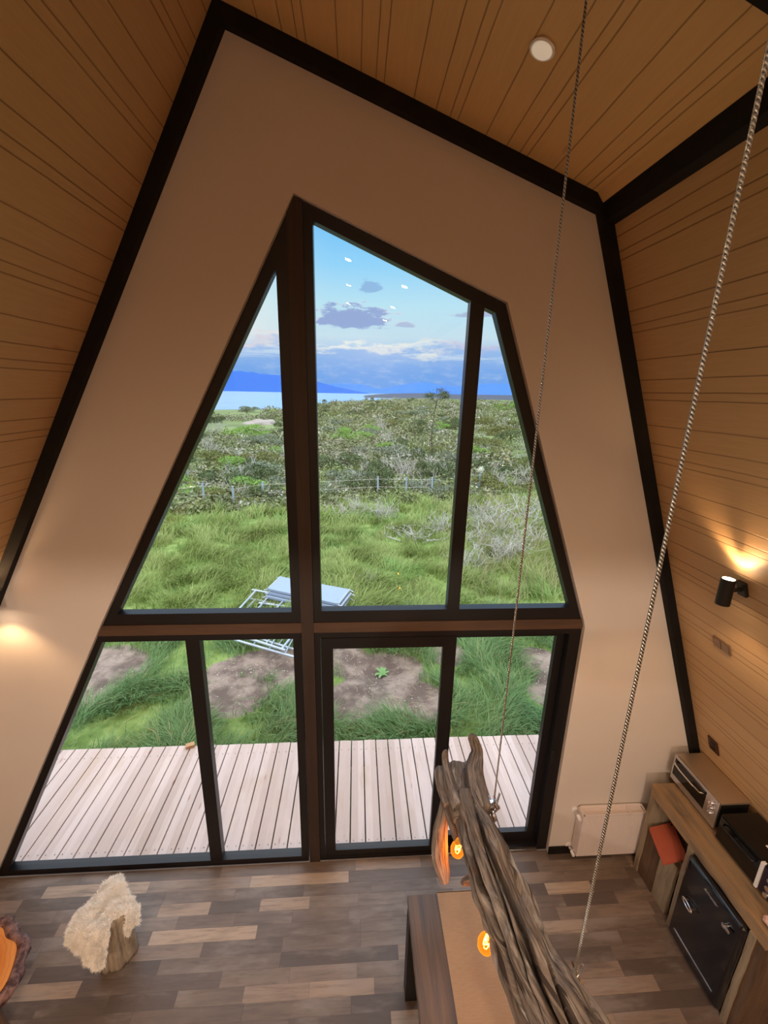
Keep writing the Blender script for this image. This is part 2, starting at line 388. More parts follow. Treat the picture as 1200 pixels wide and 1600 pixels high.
def window(name, outer, hole, panes, mulls, y=.012, d=.07, kindname='window'):
    r = empty(name, (0, y, 0), kind='structure')
    B().plate(outer, [hole], y, y+d).build('window_frame', M_BLACKPVC, r)
    for m_ in mulls: B().plate(m_, [], y+.002, y+d-.002).build('mullion', M_BLACKPVC, r)
    for p in panes: B().plate(p, [], y+d*.3, y+d*.3+.012).build('glass_pane', M_GLASS, r)
    return r
window('window_1', [(-.376, 4.655), (-1.69, 2.213), (-.376, 2.213)], [(-.443, 4.398), (-1.583, 2.293), (-.438, 2.293)], [[(-.43, 4.42), (-1.60, 2.28), (-.43, 2.28)]], [])
h2 = [(-.238, 4.632), (.66, 4.264), (.803, 4.208), (1.52, 2.302), (-.238, 2.298)]
window('window_2', [(-.289, 4.718), (.857, 4.255), (1.612, 2.213), (-.289, 2.213)], h2,
       [[(-.245, 4.64), (.66, 4.275), (.66, 2.29), (-.245, 2.29)], [(.70, 4.255), (.81, 4.215), (1.53, 2.29), (.70, 2.29)]], [[(.655, 4.268), (.738, 4.236), (.722, 2.30), (.636, 2.30)]])
window('window_3', [(-1.73, 2.134), (-.383, 2.134), (-.383, 0), (-2.83, 0)], [(-1.712, 2.086), (-.436, 2.086), (-.441, .055), (-2.735, .055)],
       [[(-1.72, 2.09), (-1.12, 2.09), (-1.12, .05), (-2.745, .05)], [(-1.11, 2.09), (-.43, 2.09), (-.43, .05), (-1.11, .05)]], [[(-1.167, 2.086), (-1.072, 2.086), (-1.079, .055), (-1.175, .055)]])
dr = empty('door_1', (0, .012, 0), kind='structure')
B().plate([(-.289, 2.134), (1.634, 2.134), (1.634, 0), (-.289, 0)], [[(-.25, 2.09), (1.55, 2.09), (1.55, .03), (-.25, .03)]], .012, .12).build('door_frame', M_BLACKPVC, dr)
s1 = empty('x', (0, 0, 0)); bpy.data.objects.remove(s1)
s1 = B().plate([(-.245, 2.08), (.715, 2.08), (.715, .03), (-.245, .03)], [[(-.162, 1.996), (.627, 1.996), (.622, .09), (-.164, .09)]], .02, .06).build('sliding_sash', M_BLACKPVC, dr)
B().plate([(-.17, 2.0), (.635, 2.0), (.635, .08), (-.17, .08)], [], .034, .046).build('glass_pane', M_GLASS, s1)
s2 = B().plate([(.65, 2.085), (1.545, 2.085), (1.545, .03), (.65, .03)], [[(.736, 2.04), (1.487, 2.04), (1.475, .135), (.736, .135)]], .068, .11).build('fixed_sash', M_BLACKPVC, dr)
B().plate([(.73, 2.045), (1.49, 2.045), (1.49, .13), (.73, .13)], [], .082, .094).build('glass_pane', M_GLASS, s2)
B().b2((1.55, .002, .93), (1.575, .014, 1.05), bevel=.003).cyl((1.562, -.006, 1.03), (1.562, .01, 1.03), .006).build('lock_plate', M_BLACKM, dr)
B().b2((.66, .0, .004), (1.55, .012, .016)).build('threshold_strip', M_STEEL, dr)

# ------------------------------------------------------------------ deck
b = B(); k = -28
for k in range(-33, 33):
    x0 = -.046+.137*k
    b.box((x0+.0685, .76+random.uniform(-.003, .003), -.102+random.uniform(-.0015, .0015)), (.126, 1.18, .044), bevel=.004)
deck = b.build('deck', M_DECK, kind='structure')
B().b2((-4.6, 1.20, -.30), (4.5, 1.24, -.125)).b2((-4.6, .2, -.30), (4.5, .24, -.125)).build('joists', M_BLACKBEAM, deck)
b = B()
for k in range(-33, 33):
    for dx in (.03, .105):
        for yy in (1.22, .22): b.cyl((-.046+.137*k+dx, yy, -.081), (-.046+.137*k+dx, yy, -.0785), .004, n=8)
b.build('screws', M_BLACKM, deck)
o = B().box((0, 0, 0), (.09, .055, .035), Matrix.Rotation(.4, 3, 'Z'), bevel=.003).build('timber_offcut', material('fresh_cut_pine', rough=.7, build=woodf(lin(180, 132, 88), lin(190, 144, 98), lin(168, 120, 78), 0)), label='small orange pine offcut lying at the outer deck edge by the left windows', cat='timber offcut')
o.location = ground_point(297, 1164, -.055); o.location.z = -.0625

# ------------------------------------------------------------------ ceiling lights
M_DIFF_ON = emat('lit_diffuser', (1, .78, .55), 90)
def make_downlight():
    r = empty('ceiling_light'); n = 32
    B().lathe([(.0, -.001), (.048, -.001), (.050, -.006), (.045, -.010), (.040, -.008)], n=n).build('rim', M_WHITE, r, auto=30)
    B().lathe([(.0, -.0085), (.039, -.0085), (.0395, -.0105), (.034, -.012), (0.001, -.0125)], n=n).build('diffuser', emat('frosted_diffuser', (1, .80, .58), .32), r, smooth=True)  # faint emission added to brighten the disc
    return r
cn = Vector((CR[1][0]-CR[0][0], 0, CR[1][1]-CR[0][1])).normalized()
def ceil_z(x): return 5.482+(x+.66)*(4.77-5.482)/(1.353+.66)
def place_ceiling(o, x, y):
    ex = cn; ey = Vector((0, 1, 0)); ez = ex.cross(ey)
    if ez.z < 0: ez = -ez; ey = -ey
    p = Vector((x, y, ceil_z(x)-.001))
    o.matrix_world = Matrix(((ex.x, ey.x, ez.x, p.x), (ex.y, ey.y, ez.y, p.y), (ex.z, ey.z, ez.z, p.z), (0, 0, 0, 1)))
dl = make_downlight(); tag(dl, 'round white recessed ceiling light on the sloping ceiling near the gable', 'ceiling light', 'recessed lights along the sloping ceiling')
def copy_tree(o, parent=None):
    c = o.copy(); COL.objects.link(c)
    if parent: c.parent = parent; c.matrix_parent_inverse = o.matrix_parent_inverse.copy()
    for ch in list(o.children): copy_tree(ch, c)
    return c
lit = []
for i, (x, y) in enumerate([(-.10, -3.05), (-.12, -4.35), (-.15, -5.8), (.60, -3.15), (.57, -4.57), (.53, -5.95)]):
    c = copy_tree(dl); lit.append((c, x, y)); c['label'] = 'round recessed ceiling light, switched on, over the loft behind the viewer'
    for ch in c.children:
        if ch.name.startswith('diffuser'):
            ch.data = ch.data.copy(); ch.data.materials[0] = M_DIFF_ON
    lp = bpy.data.lights.new('downlight_lamp', 'SPOT'); lp.energy = 105; lp.color = (1, .72, .46); lp.spot_size = math.radians(150); lp.spot_blend = .6; lp.shadow_soft_size = .05
    lo = bpy.data.objects.new('downlight_lamp', lp); COL.objects.link(lo); lo.location = (x, y, ceil_z(x)-.03)
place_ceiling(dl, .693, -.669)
for c, x, y in lit: place_ceiling(c, x, y)
# loft floor behind the viewer, with its balustrade-free edge
B().b2((-2.2, -6.6, 2.10), (1.85, -2.75, 2.22)).build('floor_loft', M_FLOOR, kind='structure')
for (x, y) in ((-1.4, -3.6), (.9, -3.6)):
    lp = bpy.data.lights.new('unseen_fill_lamp', 'POINT'); lp.energy = 85; lp.color = (1, .82, .66); lp.shadow_soft_size = .06  # unseen fill lights added under the loft to light the floor
    lo = bpy.data.objects.new('unseen_fill_lamp', lp); COL.objects.link(lo); lo.location = (x, y, 1.95)

# ------------------------------------------------------------------ wall sconces
M_AMBER = emat('lit_lamp_face', (1, .74, .48), 40)
def sconce(base, side):
    """up-and-down cylinder lamp; base = point on the sloping wall, side = +1 right wall, -1 left wall"""
    r = empty('wall_sconce', base)
    x, y, z = base; cx = x-side*(.105 if side > 0 else .065); cz = z-.015
    # open-ended cylinder shell
    b = B(); prof = [(.034, -.075), (.034, .075), (.029, .075), (.029, .062), (.0285, -.062), (.029, -.075)]
    n = 32; rings = [[b.bm.verts.new((cx+rr*math.cos(2*math.pi*k/n), y+rr*math.sin(2*math.pi*k/n), cz+zz)) for k in range(n)] for rr, zz in prof]
    for a, c in zip(rings, rings[1:]+rings[:1]):
        for k in range(n): b.bm.faces.new((a[k], a[(k+1) % n], c[(k+1) % n], c[k]))
    b.build('lamp_shade', M_BLACKM, r, auto=40)
    for zb in (.0695, -.0695): B().cyl((cx, y, cz+zb-.004), (cx, y, cz+zb+.004), .028, n=24).build('bulb', M_AMBER, r)
    B().cyl((cx+side*.03, y, cz+.005), (x-side*.012, y, cz+.012), .011, n=12).build('arm', M_BLACKM, r)
    wn_ = Vector((RS[1][0]-RS[0][0], 0, RS[1][1]-RS[0][1])) if side > 0 else Vector((LZ[1][0]-LZ[0][0], 0, LZ[1][1]-LZ[0][1]))
    q = wn_.normalized().to_track_quat('Z', 'Y').to_matrix()
    B().box((x-side*.012, y, z), (.020, .055, .085), Matrix.Rotation(math.atan2(wn_.x, wn_.z)+math.pi, 3, 'Y'), bevel=.004).build('wall_plate', M_BLACKM, r)
    for s in (1, -1):
        lp = bpy.data.lights.new('sconce_lamp', 'SPOT'); lp.energy = 30; lp.color = (1, .60, .28); lp.spot_size = math.radians(108); lp.spot_blend = .65; lp.shadow_soft_size = .03
        lo = bpy.data.objects.new('sconce_lamp', lp); COL.objects.link(lo); lo.location = (cx, y, cz+s*.07)
        if s > 0: lo.rotation_euler = (math.pi, 0, 0)
    return r
tag(sconce((2.092, -.66, 2.769), 1), 'black cylinder up-and-down wall sconce glowing on the right sloping wall', 'wall lamp', 'up-and-down sconces on the sloping walls')
tag(sconce((-2.31, -.14, 2.45), -1), 'black cylinder up-and-down wall sconce on the left sloping wall', 'wall lamp', 'up-and-down sconces on the sloping walls')

def on_right(name, y, z, w_, h, mat, **kw):
    """thin plate lying on the right slope"""
    wv = Vector((RS[1][0]-RS[0][0], 0, RS[1][1]-RS[0][1])).normalized()
    x = RS[0][0]+(RS[0][1]-z)*(RS[1][0]-RS[0][0])/(RS[0][1]-RS[1][1])
    nrm = Vector((-abs(wv.z), 0, -abs(wv.x)))
    R_ = Matrix((nrm, Vector((0, 1, 0)), -wv)).transposed()
    return B().box(Vector((x, y, z))+nrm*.006, (.010, w_, h), R_, bevel=.003).build(name, mat, **kw), Vector((x, y, z)), nrm, R_
sw, p, nrm, R_ = on_right('light_switch', -.455, 2.285, .125, .075, material('pewter_switch_plate', color=lin(140, 118, 98), rough=.35, metal=.6), label='flat grey metal switch plate on the right wall below the sconce', cat='switch')
for dy in (-.03, .03): B().box(p+nrm*.013+Vector((0, dy, 0)), (.003, .050, .062), R_, bevel=.001).build('rocker', bpy.data.materials['pewter_switch_plate'], sw)
sw, p, nrm, R_ = on_right('power_outlet', -.242, 1.30, .085, .12, material('dark_brown_outlet', color=lin(58, 26, 18), rough=.4), label='dark brown power outlet on the right wall above the silver toaster oven', cat='power outlet')
for dz in (-.025, .025): B().box(p+nrm*.0115+R_ @ Vector((0, 0, dz)), (.003, .03, .03), R_, bevel=.001).build('socket', M_BLACKM, sw)

for bs, sd, lb in (((2.092, -2.9, 2.769), 1, 'added unseen fill sconce on the right wall beside the loft edge'), ((-2.345, -3.2, 2.385), -1, 'added unseen fill sconce on the left wall beside the loft edge')):  # unseen sconces added behind the viewer to brighten the ceiling
    tag(sconce(bs, sd), lb, 'wall lamp', 'up-and-down sconces on the sloping walls')
# ------------------------------------------------------------------ radiator
M_RAD = material('white_radiator_enamel', color=lin(222, 208, 204), rough=.4)
r = empty('radiator', (2.09, -.07, .08), label='white ribbed panel radiator on the front wall right of the door', cat='radiator')
b = B(); n = 66
x0, x1 = 1.83, 2.36
for (yf, zz0, zz1) in ((-.115, .075, .515),):
    b.b2((x0, yf, zz0), (x1, yf+.012, zz1), bevel=.003)
    for i in range(n//2): 
        x = x0+.02+(x1-x0-.04)*i/(n//2-1); b.cyl((x, yf+.001, zz0+.035), (x, yf+.001, zz1-.03), .0028, n=6)
        b.b2((x-.0045, yf-.002, zz0+.012), (x+.0045, yf+.002, zz0+.02))
b.build('front_panel', M_RAD, r)
B().b2((x0, -.040, .075), (x1, -.032, .515)).build('rear_panel', M_RAD, r)
b = B()
for i in range(40):
    x = x0+.015+(x1-x0-.03)*i/39; b.b2((x-.001, -.103, .10), (x+.001, -.040, .495))
b.build('convector_fins', M_STEEL, r)
for xs_ in (x0-.004, x1): B().b2((xs_, -.117, .078), (xs_+.004, -.030, .515)).build('side_panel', M_RAD, r)
b = B().b2((x0, -.117, .508), (x1, -.109, .518)).b2((x0, -.038, .508), (x1, -.030, .518)).b2((x0, -.117, .508), (x0+.008, -.03, .518)).b2((x1-.008, -.117, .508), (x1, -.03, .518)).b2((2.215, -.117, .506), (2.223, -.03, .516))
b.b2((x0+.01, -.106, .500), (x1-.01, -.041, .503)).build('top_grille', M_RAD, r)
for i, zz in enumerate((.47, .085)):
    v = B().cyl((x0-.025, -.07, zz), (x0, -.07, zz), .010).cyl((x0-.025, -.021, zz), (x0-.025, -.078, zz), .008).cyl((x0-.025, -.05, zz), (x0-.025, -.075, zz), .013, n=8).build('pipe_valve', M_CHROME, r, auto=40)
    B().cyl((x0-.025, -.078, zz-.0), (x0-.025, -.115, zz-.0), .016 if i == 0 else .012, .013, n=20).build('valve_cap', M_WHITE, v, auto=40)
    B().cyl((x0-.025, -.0205, zz), (x0-.025, -.026, zz), .026, n=24).build('wall_rosette', M_WHITE, v)

# ------------------------------------------------------------------ rustic counter
def rustic(c1, c2, c3, axis): return woodf(c1, c2, c3, axis, 1.6, True, .8, .9)
M_RUSTOP = material('rustic_top_timber', rough=.6, build=rustic(lin(132, 112, 90), lin(160, 126, 88), lin(92, 80, 70), 1))
M_RUSG = material('weathered_grey_plank', rough=.8, build=rustic(lin(138, 124, 104), lin(158, 142, 120), lin(108, 94, 76), 2))
M_RUSD = material('weathered_brown_plank', rough=.8, build=rustic(lin(88, 66, 50), lin(104, 80, 60), lin(62, 46, 34), 2))
r = empty('rustic_counter', (2.55, -.6, 0), label='rustic reclaimed-wood counter along the right wall holding the ovens and fridge', cat='counter')
def wob(o, amp=.003, sc=9):
    for v in o.data.vertices:
        nz = mnoise.noise_vector(v.co*sc); v.co += nz*amp
    return o
def plank(name, lo, hi, mat, par, cuts=10, amp=.004):
    b = B().b2(lo, hi); bmesh.ops.subdivide_edges(b.bm, edges=b.bm.edges, cuts=cuts, use_grid_fill=True)
    return wob(b.build(name, mat, par), amp)
plank('counter_top', (2.305, -1.135, .772), (2.765, -.155, .858), M_RUSTOP, r, 24, .006)
plank('end_panel', (2.31, -.20, 0), (2.80, -.155, .775), M_RUSG, r)
plank('end_panel', (2.31, -1.125, 0), (2.80, -1.075, .775), M_RUSD, r)
plank('post', (2.295, -1.078, 0), (2.345, -1.045, .775), M_RUSG, r)
plank('divider_panel', (2.30, -.60, 0), (2.80, -.555, .775), M_RUSG, r)
plank('front_panel', (2.318, -.35, 0), (2.345, -.187, .47), M_RUSD, r)
plank('front_panel', (2.325, -.50, 0), (2.35, -.355, .47), M_RUSG, r)
plank('shelf_board', (2.33, -.552, .45), (2.78, -.188, .475), M_RUSD, r)
B().b2((2.74, -1.07, .02), (2.76, -.19, .77)).build('back_panel', M_RUSD, r)
M_TERRA = material('terracotta_card', rough=.8, build=lambda t, b_: t.put(b_.inputs['Base Color'], t.mix(t.noise(t.coord(), 14, 4), lin(190, 96, 70), lin(174, 84, 62))))
b = B(); qd = [(2.281, -.244), (2.500, -.210), (2.413, -.480), (2.205, -.511)]
vt = [b.bm.verts.new((x, y, .535)) for x, y in qd]; vb = [b.bm.verts.new((x, y, .515)) for x, y in qd]
b.bm.faces.new(vt); b.bm.faces.new(vb[::-1])
for k in range(4): b.bm.faces.new((vt[k], vt[(k+1) % 4], vb[(k+1) % 4], vb[k]))
bmesh.ops.bevel(b.bm, geom=list(b.bm.edges), offset=.004, segments=2, affect='EDGES')
o = b.build('folder', M_TERRA, label='flat terracotta red square folder on the counter shelf beside the radiator', cat='folder')
B().cyl((2.47, -.235, .534), (2.47, -.235, .5375), .008, n=12).build('snap_button', M_BLACKM, o)
plank('log_block', (2.36, -.50, .475), (2.60, -.24, .514), M_RUSD, r)

# ------------------------------------------------------------------ toaster oven (silver)
M_OVTOP = material('warm_silver_sheet', color=lin(186, 166, 144), rough=.42, metal=.75)
r = empty('toaster_oven', (2.585, -.32, .87), label='silver toaster oven with dark glass door and three knobs on the rustic counter', cat='toaster oven')
X0, X1, Y0, Y1, Z0, Z1 = 2.475, 2.70, -.535, -.115, .885, 1.105
B().b2((X0+.006, Y0, Z0), (X1, Y1, Z1), bevel=.008).build('body', M_OVTOP, r, auto=40)
B().b2((X0+.01, Y0-.002, Z0+.01), (X1-.01, Y0+.001, Z1-.015)).build('side_panel', M_BLACKM, r)
B().plate([(-Y1+.0, Z1-.002), (-Y0, Z1-.002), (-Y0, Z0), (-Y1, Z0)], [[(-Y1+.012, Z1-.028), (-Y0-.105, Z1-.028), (-Y0-.105, Z0+.045), (-Y1+.012, Z0+.045)]], 0, .008).build('front_frame', material('bright_steel', color=lin(206, 204, 206), rough=.25, metal=.9), r)
fr = bpy.data.objects[[o_.name for o_ in r.children if o_.name.startswith('front_frame')][0]]
for v in fr.data.vertices:   # turn the plate so it faces the room
    v.co = Vector((X0-.002+v.co.y, -v.co.x, v.co.z))
dg = B().b2((X0+.001, Y0+.100, Z0+.04), (X0+.005, Y1-.010, Z1-.025)).build('oven_door', M_DGLASS, r)
B().tube([(X0-.002, Y0+.12, Z1-.05), (X0-.028, Y0+.135, Z1-.055), (X0-.034, Y0+.20, Z1-.056), (X0-.034, Y1-.10, Z1-.056), (X0-.028, Y1-.045, Z1-.055), (X0-.002, Y1-.03, Z1-.05)], .006, n=10).build('handle', M_CHROME, dg, smooth=True)
for zz in (1.05, 1.008, .966):
    B().cyl((X0-.020, Y0+.052, zz), (X0-.001, Y0+.052, zz), .014, .0165, n=20).box((X0-.021, Y0+.052, zz), (.006, .005, .026)).build('knob', M_CHROME, r, auto=40)
for (x, y) in ((X0+.03, Y0+.03), (X0+.03, Y1-.03), (X1-.03, Y0+.03), (X1-.03, Y1-.03)): B().cyl((x, y, .868), (x, y, .887), .012, n=12).build('foot', M_BLACKM, r)

# ------------------------------------------------------------------ second oven (black)
r = empty('countertop_oven', (2.59, -.8, .87), label='glossy black countertop oven with silver control divider, nearest the viewer on the counter', cat='oven')
X0, X1, Y0, Y1, Z0, Z1 = 2.445, 2.70, -1.06, -.585, .885, 1.085
B().b2((X0, Y0, Z0), (X1, Y1, Z1), bevel=.012).build('body', M_BLACK, r, auto=40)
dg = B().b2((X0-.008, -.885, Z0+.01), (X0-.001, Y1-.008, Z1-.01), bevel=.003).build('oven_door', M_DGLASS, r)
B().tube([(X0-.008, -.86, Z1-.04), (X0-.03, -.85, Z1-.045), (X0-.03, -.64, Z1-.045), (X0-.008, -.63, Z1-.04)], .006).build('handle', M_BLACK, dg, smooth=True)
B().b2((X0-.014, -.905, Z0+.005), (X0+.012, -.887, Z1+.002), bevel=.003).build('divider_strip', material('white_metal_strip', color=lin(222, 222, 224), rough=.3), r, label='silver-white vertical strip')
B().b2((X0-.006, -1.055, Z0+.01), (X0+.001, -.907, Z1-.01), bevel=.002).build('control_panel', material('purple_black_panel', color=lin(34, 24, 40), rough=.3), r)
for zz in (.925, .975, 1.03): B().cyl((X0-.024, -.965, zz), (X0-.004, -.965, zz), .015, .018, n=20).build('knob', M_CHROME, r, auto=40)
B().b2((X0+.10, -.865, Z1-.001), (X0+.15, -.80, Z1+.001)).build('sticker', M_WHITE, r, label='small white paper sticker')
for (x, y) in ((X0+.03, Y0+.03), (X0+.03, Y1-.03), (X1-.03, Y0+.03), (X1-.03, Y1-.03)): B().cyl((x, y, .868), (x, y, .887), .012, n=12).build('foot', M_BLACKM, r)
b = B(); bmesh.ops.create_icosphere(b.bm, subdivisions=4, radius=1)
for v in b.bm.verts:
    nz = mnoise.noise(v.co*2.3)*.35; v.co = Vector((v.co.x*.028*(1+nz), v.co.y*.032*(1+nz), .022+v.co.z*.02*(1+nz)))
o = b.build('kitchen_cloth', material('pale_pink_cloth', color=lin(196, 160, 148), rough=.9), smooth=True, label='crumpled pale pink cloth on the near front corner of the counter', cat='cloth'); o.location = (2.36, -1.075, .869)

# ------------------------------------------------------------------ fridge
M_FR = material('black_fridge_enamel', color=lin(13, 14, 20), rough=.17, Coat_Weight=.5)
r = empty('mini_fridge', (2.5, -.82, 0), label='black retro mini fridge with chrome handles under the rustic counter', cat='fridge')
B().b2((2.33, -1.043, .03), (2.73, -.602, .765), bevel=.02).build('body', M_FR, r, auto=50)
b = B().b2((2.262, -1.042, .035), (2.325, -.604, .768)); es = [e for e in b.bm.edges]
bmesh.ops.bevel(b.bm, geom=es, offset=.026, segments=5, affect='EDGES', profile=.5)
door = b.build('fridge_door', M_FR, r, auto=50)
# handle: chrome pull, a flattened loop
pts = []
for a in np.linspace(0, 2*math.pi, 28, endpoint=False): pts.append((2.262-.022-.006*math.cos(a), -.715-.045*math.cos(a), .455+.017*math.sin(a)))
hd = B().tube(pts, .0065, n=8, close=True).build('handle', M_CHROME, door, smooth=True)
for ym in (-.745, -.685): B().cyl((2.262, ym, .455), (2.24, ym, .455), .007).build('handle_mount', M_CHROME, hd)
b = B().cyl((2.264, -.955, .665), (2.235, -.955, .665), .015, .013, n=20).b2((2.236, -.995, .655), (2.247, -.94, .675), bevel=.004)
b.build('latch', M_CHROME, door, auto=40)
b = B().b2((2.2585, -.99, .118), (2.264, -.655, .128), bevel=.002).build('highlight_strip', M_CHROME, door)  # added strip standing in for a bent reflected highlight on the door
fc = bpy.data.curves.new('lettering', 'FONT'); fc.body = 'Schneider'; fc.size = .03; fc.extrude = .0006; fc.shear = .5; fc.space_character = .88; fc.align_x = 'CENTER'
to = bpy.data.objects.new('lettering', fc); COL.objects.link(to)
bpy.context.view_layer.update()
me = bpy.data.meshes.new_from_object(to.evaluated_get(bpy.context.evaluated_depsgraph_get())); bpy.data.objects.remove(to)
R3 = Matrix(((0, 0, -1), (-1, 0, 0), (0, 1, 0)))
for v in me.vertices: v.co = R3 @ v.co + Vector((2.2612, -.82, .686))
me.materials.clear(); lt = link('lettering', me, material('silver_lettering', color=lin(170, 168, 166), rough=.3, metal=.4)); lt.parent = door; lt.matrix_parent_inverse = door.matrix_world.inverted()
lt['label'] = 'small silver cursive lettering'
for (x, y) in ((2.31, -1.0), (2.31, -.64), (2.69, -1.0), (2.69, -.64)): B().cyl((x, y, 0), (x, y, .04), .015, n=12).build('foot', M_BLACKM, r)

# ------------------------------------------------------------------ dining table and runner
M_SLAB = material('dark_varnished_slab', rough=.28, spec=.35, build=woodf(lin(70, 52, 36), lin(112, 82, 52), lin(34, 28, 22), 1, .6, False))
r = empty('dining_table', (.66, -1.7, 0), label='dark varnished wooden table with black metal legs under the driftwood lamp', cat='table')
b = B().b2((.322, -2.55, .70), (1.005, -.757, .76), bevel=.004); b.build('tabletop', M_SLAB, r, auto=40)
for y in (-.83, -2.45):
    for x in (.36, .96): B().b2((x-.04, y-.045, 0), (x+.04, y+.045, .70), bevel=.004).build('leg', M_BLACKM, r)
B().b2((.40, -.85, .64), (.92, -.81, .699)).build('apron', M_BLACKM, r)
def burlap(t, b_):
    x, y, z = t.sep(t.coord())
    wv = t.m('MULTIPLY', t.m('SINE', t.m('MULTIPLY', x, 1800)), t.m('SINE', t.m('MULTIPLY', y, 1800)))
    n = t.noise(t.comb(t.m('MULTIPLY', x, 8), t.m('MULTIPLY', y, 60), 0), 3, 5)
    t.put(b_.inputs['Base Color'], t.mix(n, lin(158, 128, 100), lin(186, 156, 126))); t.put(b_.inputs['Normal'], t.bump(t.m('ADD', wv, n), .3, .002))
b = B().b2((.506, -2.56, .7605), (.86, -.752, .7645)).b2((.506, -.756, .60), (.86, -.750, .7645))
b.build('table_runner', material('burlap', rough=.95, build=burlap), label='tan burlap runner lying along the dark wooden table', cat='table runner')

# ------------------------------------------------------------------ live-edge side table
r = empty('live_edge_table', (-2.25, -1.15, 0), label='low orange live-edge table with rough bark rim at the left edge of the floor', cat='side table')
cx, cy = -2.23, -.98
def outline(a): return .30+.03*math.sin(2*a+.6)+.015*math.sin(5*a)+.008*math.sin(9*a+1)
prof = []; b = B(); n = 96; zt = .50
def ring(rad, z, jit=0):
    vs = []
    for k in range(n):
        a = 2*math.pi*k/n; rr = outline(a)*rad[0]+rad[1]+jit*mnoise.noise(Vector((math.cos(a)*6, math.sin(a)*6, z*20)))
        vs.append(b.bm.verts.new((cx+rr*math.cos(a)*.92, cy+rr*math.sin(a)*1.3, z)))
    return vs
r1_ = ring((1, -.045), zt); r0_ = ring((1, -.045), zt-.05)
b.bm.faces.new(r1_); b.bm.faces.new(r0_[::-1])
for k in range(n): b.bm.faces.new((r0_[k], r0_[(k+1) % n], r1_[(k+1) % n], r1_[k]))
def orangef(t, b_):
    x, y, z = t.sep(t.coord())
    rr = t.m('SQRT', t.m('ADD', t.m('POWER', t.m('SUBTRACT', x, cx), 2), t.m('POWER', t.m('MULTIPLY', t.m('SUBTRACT', y, cy), .75), 2)))
    rg = t.m('SINE', t.m('MULTIPLY', t.m('ADD', rr, t.m('MULTIPLY', t.noise(t.coord(), 5, 3), .05)), 260))
    c = t.mix(t.step(rr, .27, .15), lin(222, 150, 84), lin(190, 96, 30)); c = t.mix(t.m('MULTIPLY', t.step(rg, .3, 1), .2), c, lin(150, 72, 22))
    t.put(b_.inputs['Base Color'], c)
b.build('tabletop', material('varnished_orange_wood', rough=.3, build=orangef), r)
b = B(); rings = [ring((1, -.047), zt+.001), ring((1, -.03), zt+.012, .02), ring((1, -.004), zt+.008, .03), ring((1, .008), zt-.02, .035), ring((1, .0), zt-.05, .03), ring((1, -.03), zt-.062), ring((1, -.047), zt-.05)]
for a_, c_ in zip(rings, rings[1:]+rings[:1]):
    for k in range(n): b.bm.faces.new((a_[k], a_[(k+1) % n], c_[(k+1) % n], c_[k]))
def barkf(t, b_):
    nn = t.noise(t.coord(), 22, 6, .7); t.put(b_.inputs['Base Color'], t.mix(t.step(nn, .35, .65), lin(66, 34, 28), lin(150, 112, 104))); t.put(b_.inputs['Normal'], t.bump(nn, 1, .02))
b.build('bark_rim', material('reddish_bark', rough=.5, build=barkf), r, smooth=True)
for a in (.6, 2.7, 4.8): B().cyl((cx+.15*math.cos(a), cy+.2*math.sin(a), 0), (cx+.12*math.cos(a), cy+.16*math.sin(a), .45), .022, .028, n=12).build('leg', M_RUSD, r, auto=40)

# ------------------------------------------------------------------ stump stool and sheepskin
def stumpf(t, b_):
    x, y, z = t.sep(t.coord())
    nn = t.noise(t.comb(t.m('MULTIPLY', x, 30), t.m('MULTIPLY', y, 30), t.m('MULTIPLY', z, 4)), 1.2, 6, .65)
    t.put(b_.inputs['Base Color'], t.mix(t.step(nn, .3, .7), lin(120, 106, 90), lin(172, 156, 136))); t.put(b_.inputs['Normal'], t.bump(nn, .7, .012))
b = B(); n = 64; SX, SY = -1.615, -.535; rings = []
for zi in np.linspace(0, .40, 15):
    ring_ = []
    for k in range(n):
        a = 2*math.pi*k/n; rr = .104+.008*math.sin(3*a+1)+.006*math.sin(5*a+zi*3)-.022*math.exp(-((a-4.55+zi*.5)/.06)**2)-.015*math.exp(-((a-5.6)/.05)**2)+.004*mnoise.noise(Vector((math.cos(a)*5, math.sin(a)*5, zi*2)))-.006*(zi/.4)
        ring_.append(b.bm.verts.new((SX+rr*math.cos(a), SY+rr*math.sin(a), zi)))
    rings.append(ring_)
for a_, c_ in zip(rings, rings[1:]):
    for k in range(n): b.bm.faces.new((a_[k], a_[(k+1) % n], c_[(k+1) % n], c_[k]))
b.bm.faces.new(rings[0][::-1]); b.bm.faces.new(rings[-1])
b.build('stump_stool', material('weathered_stump', rough=.8, build=stumpf), smooth=True, label='pale split log stump stool standing under the white sheepskin', cat='stool')
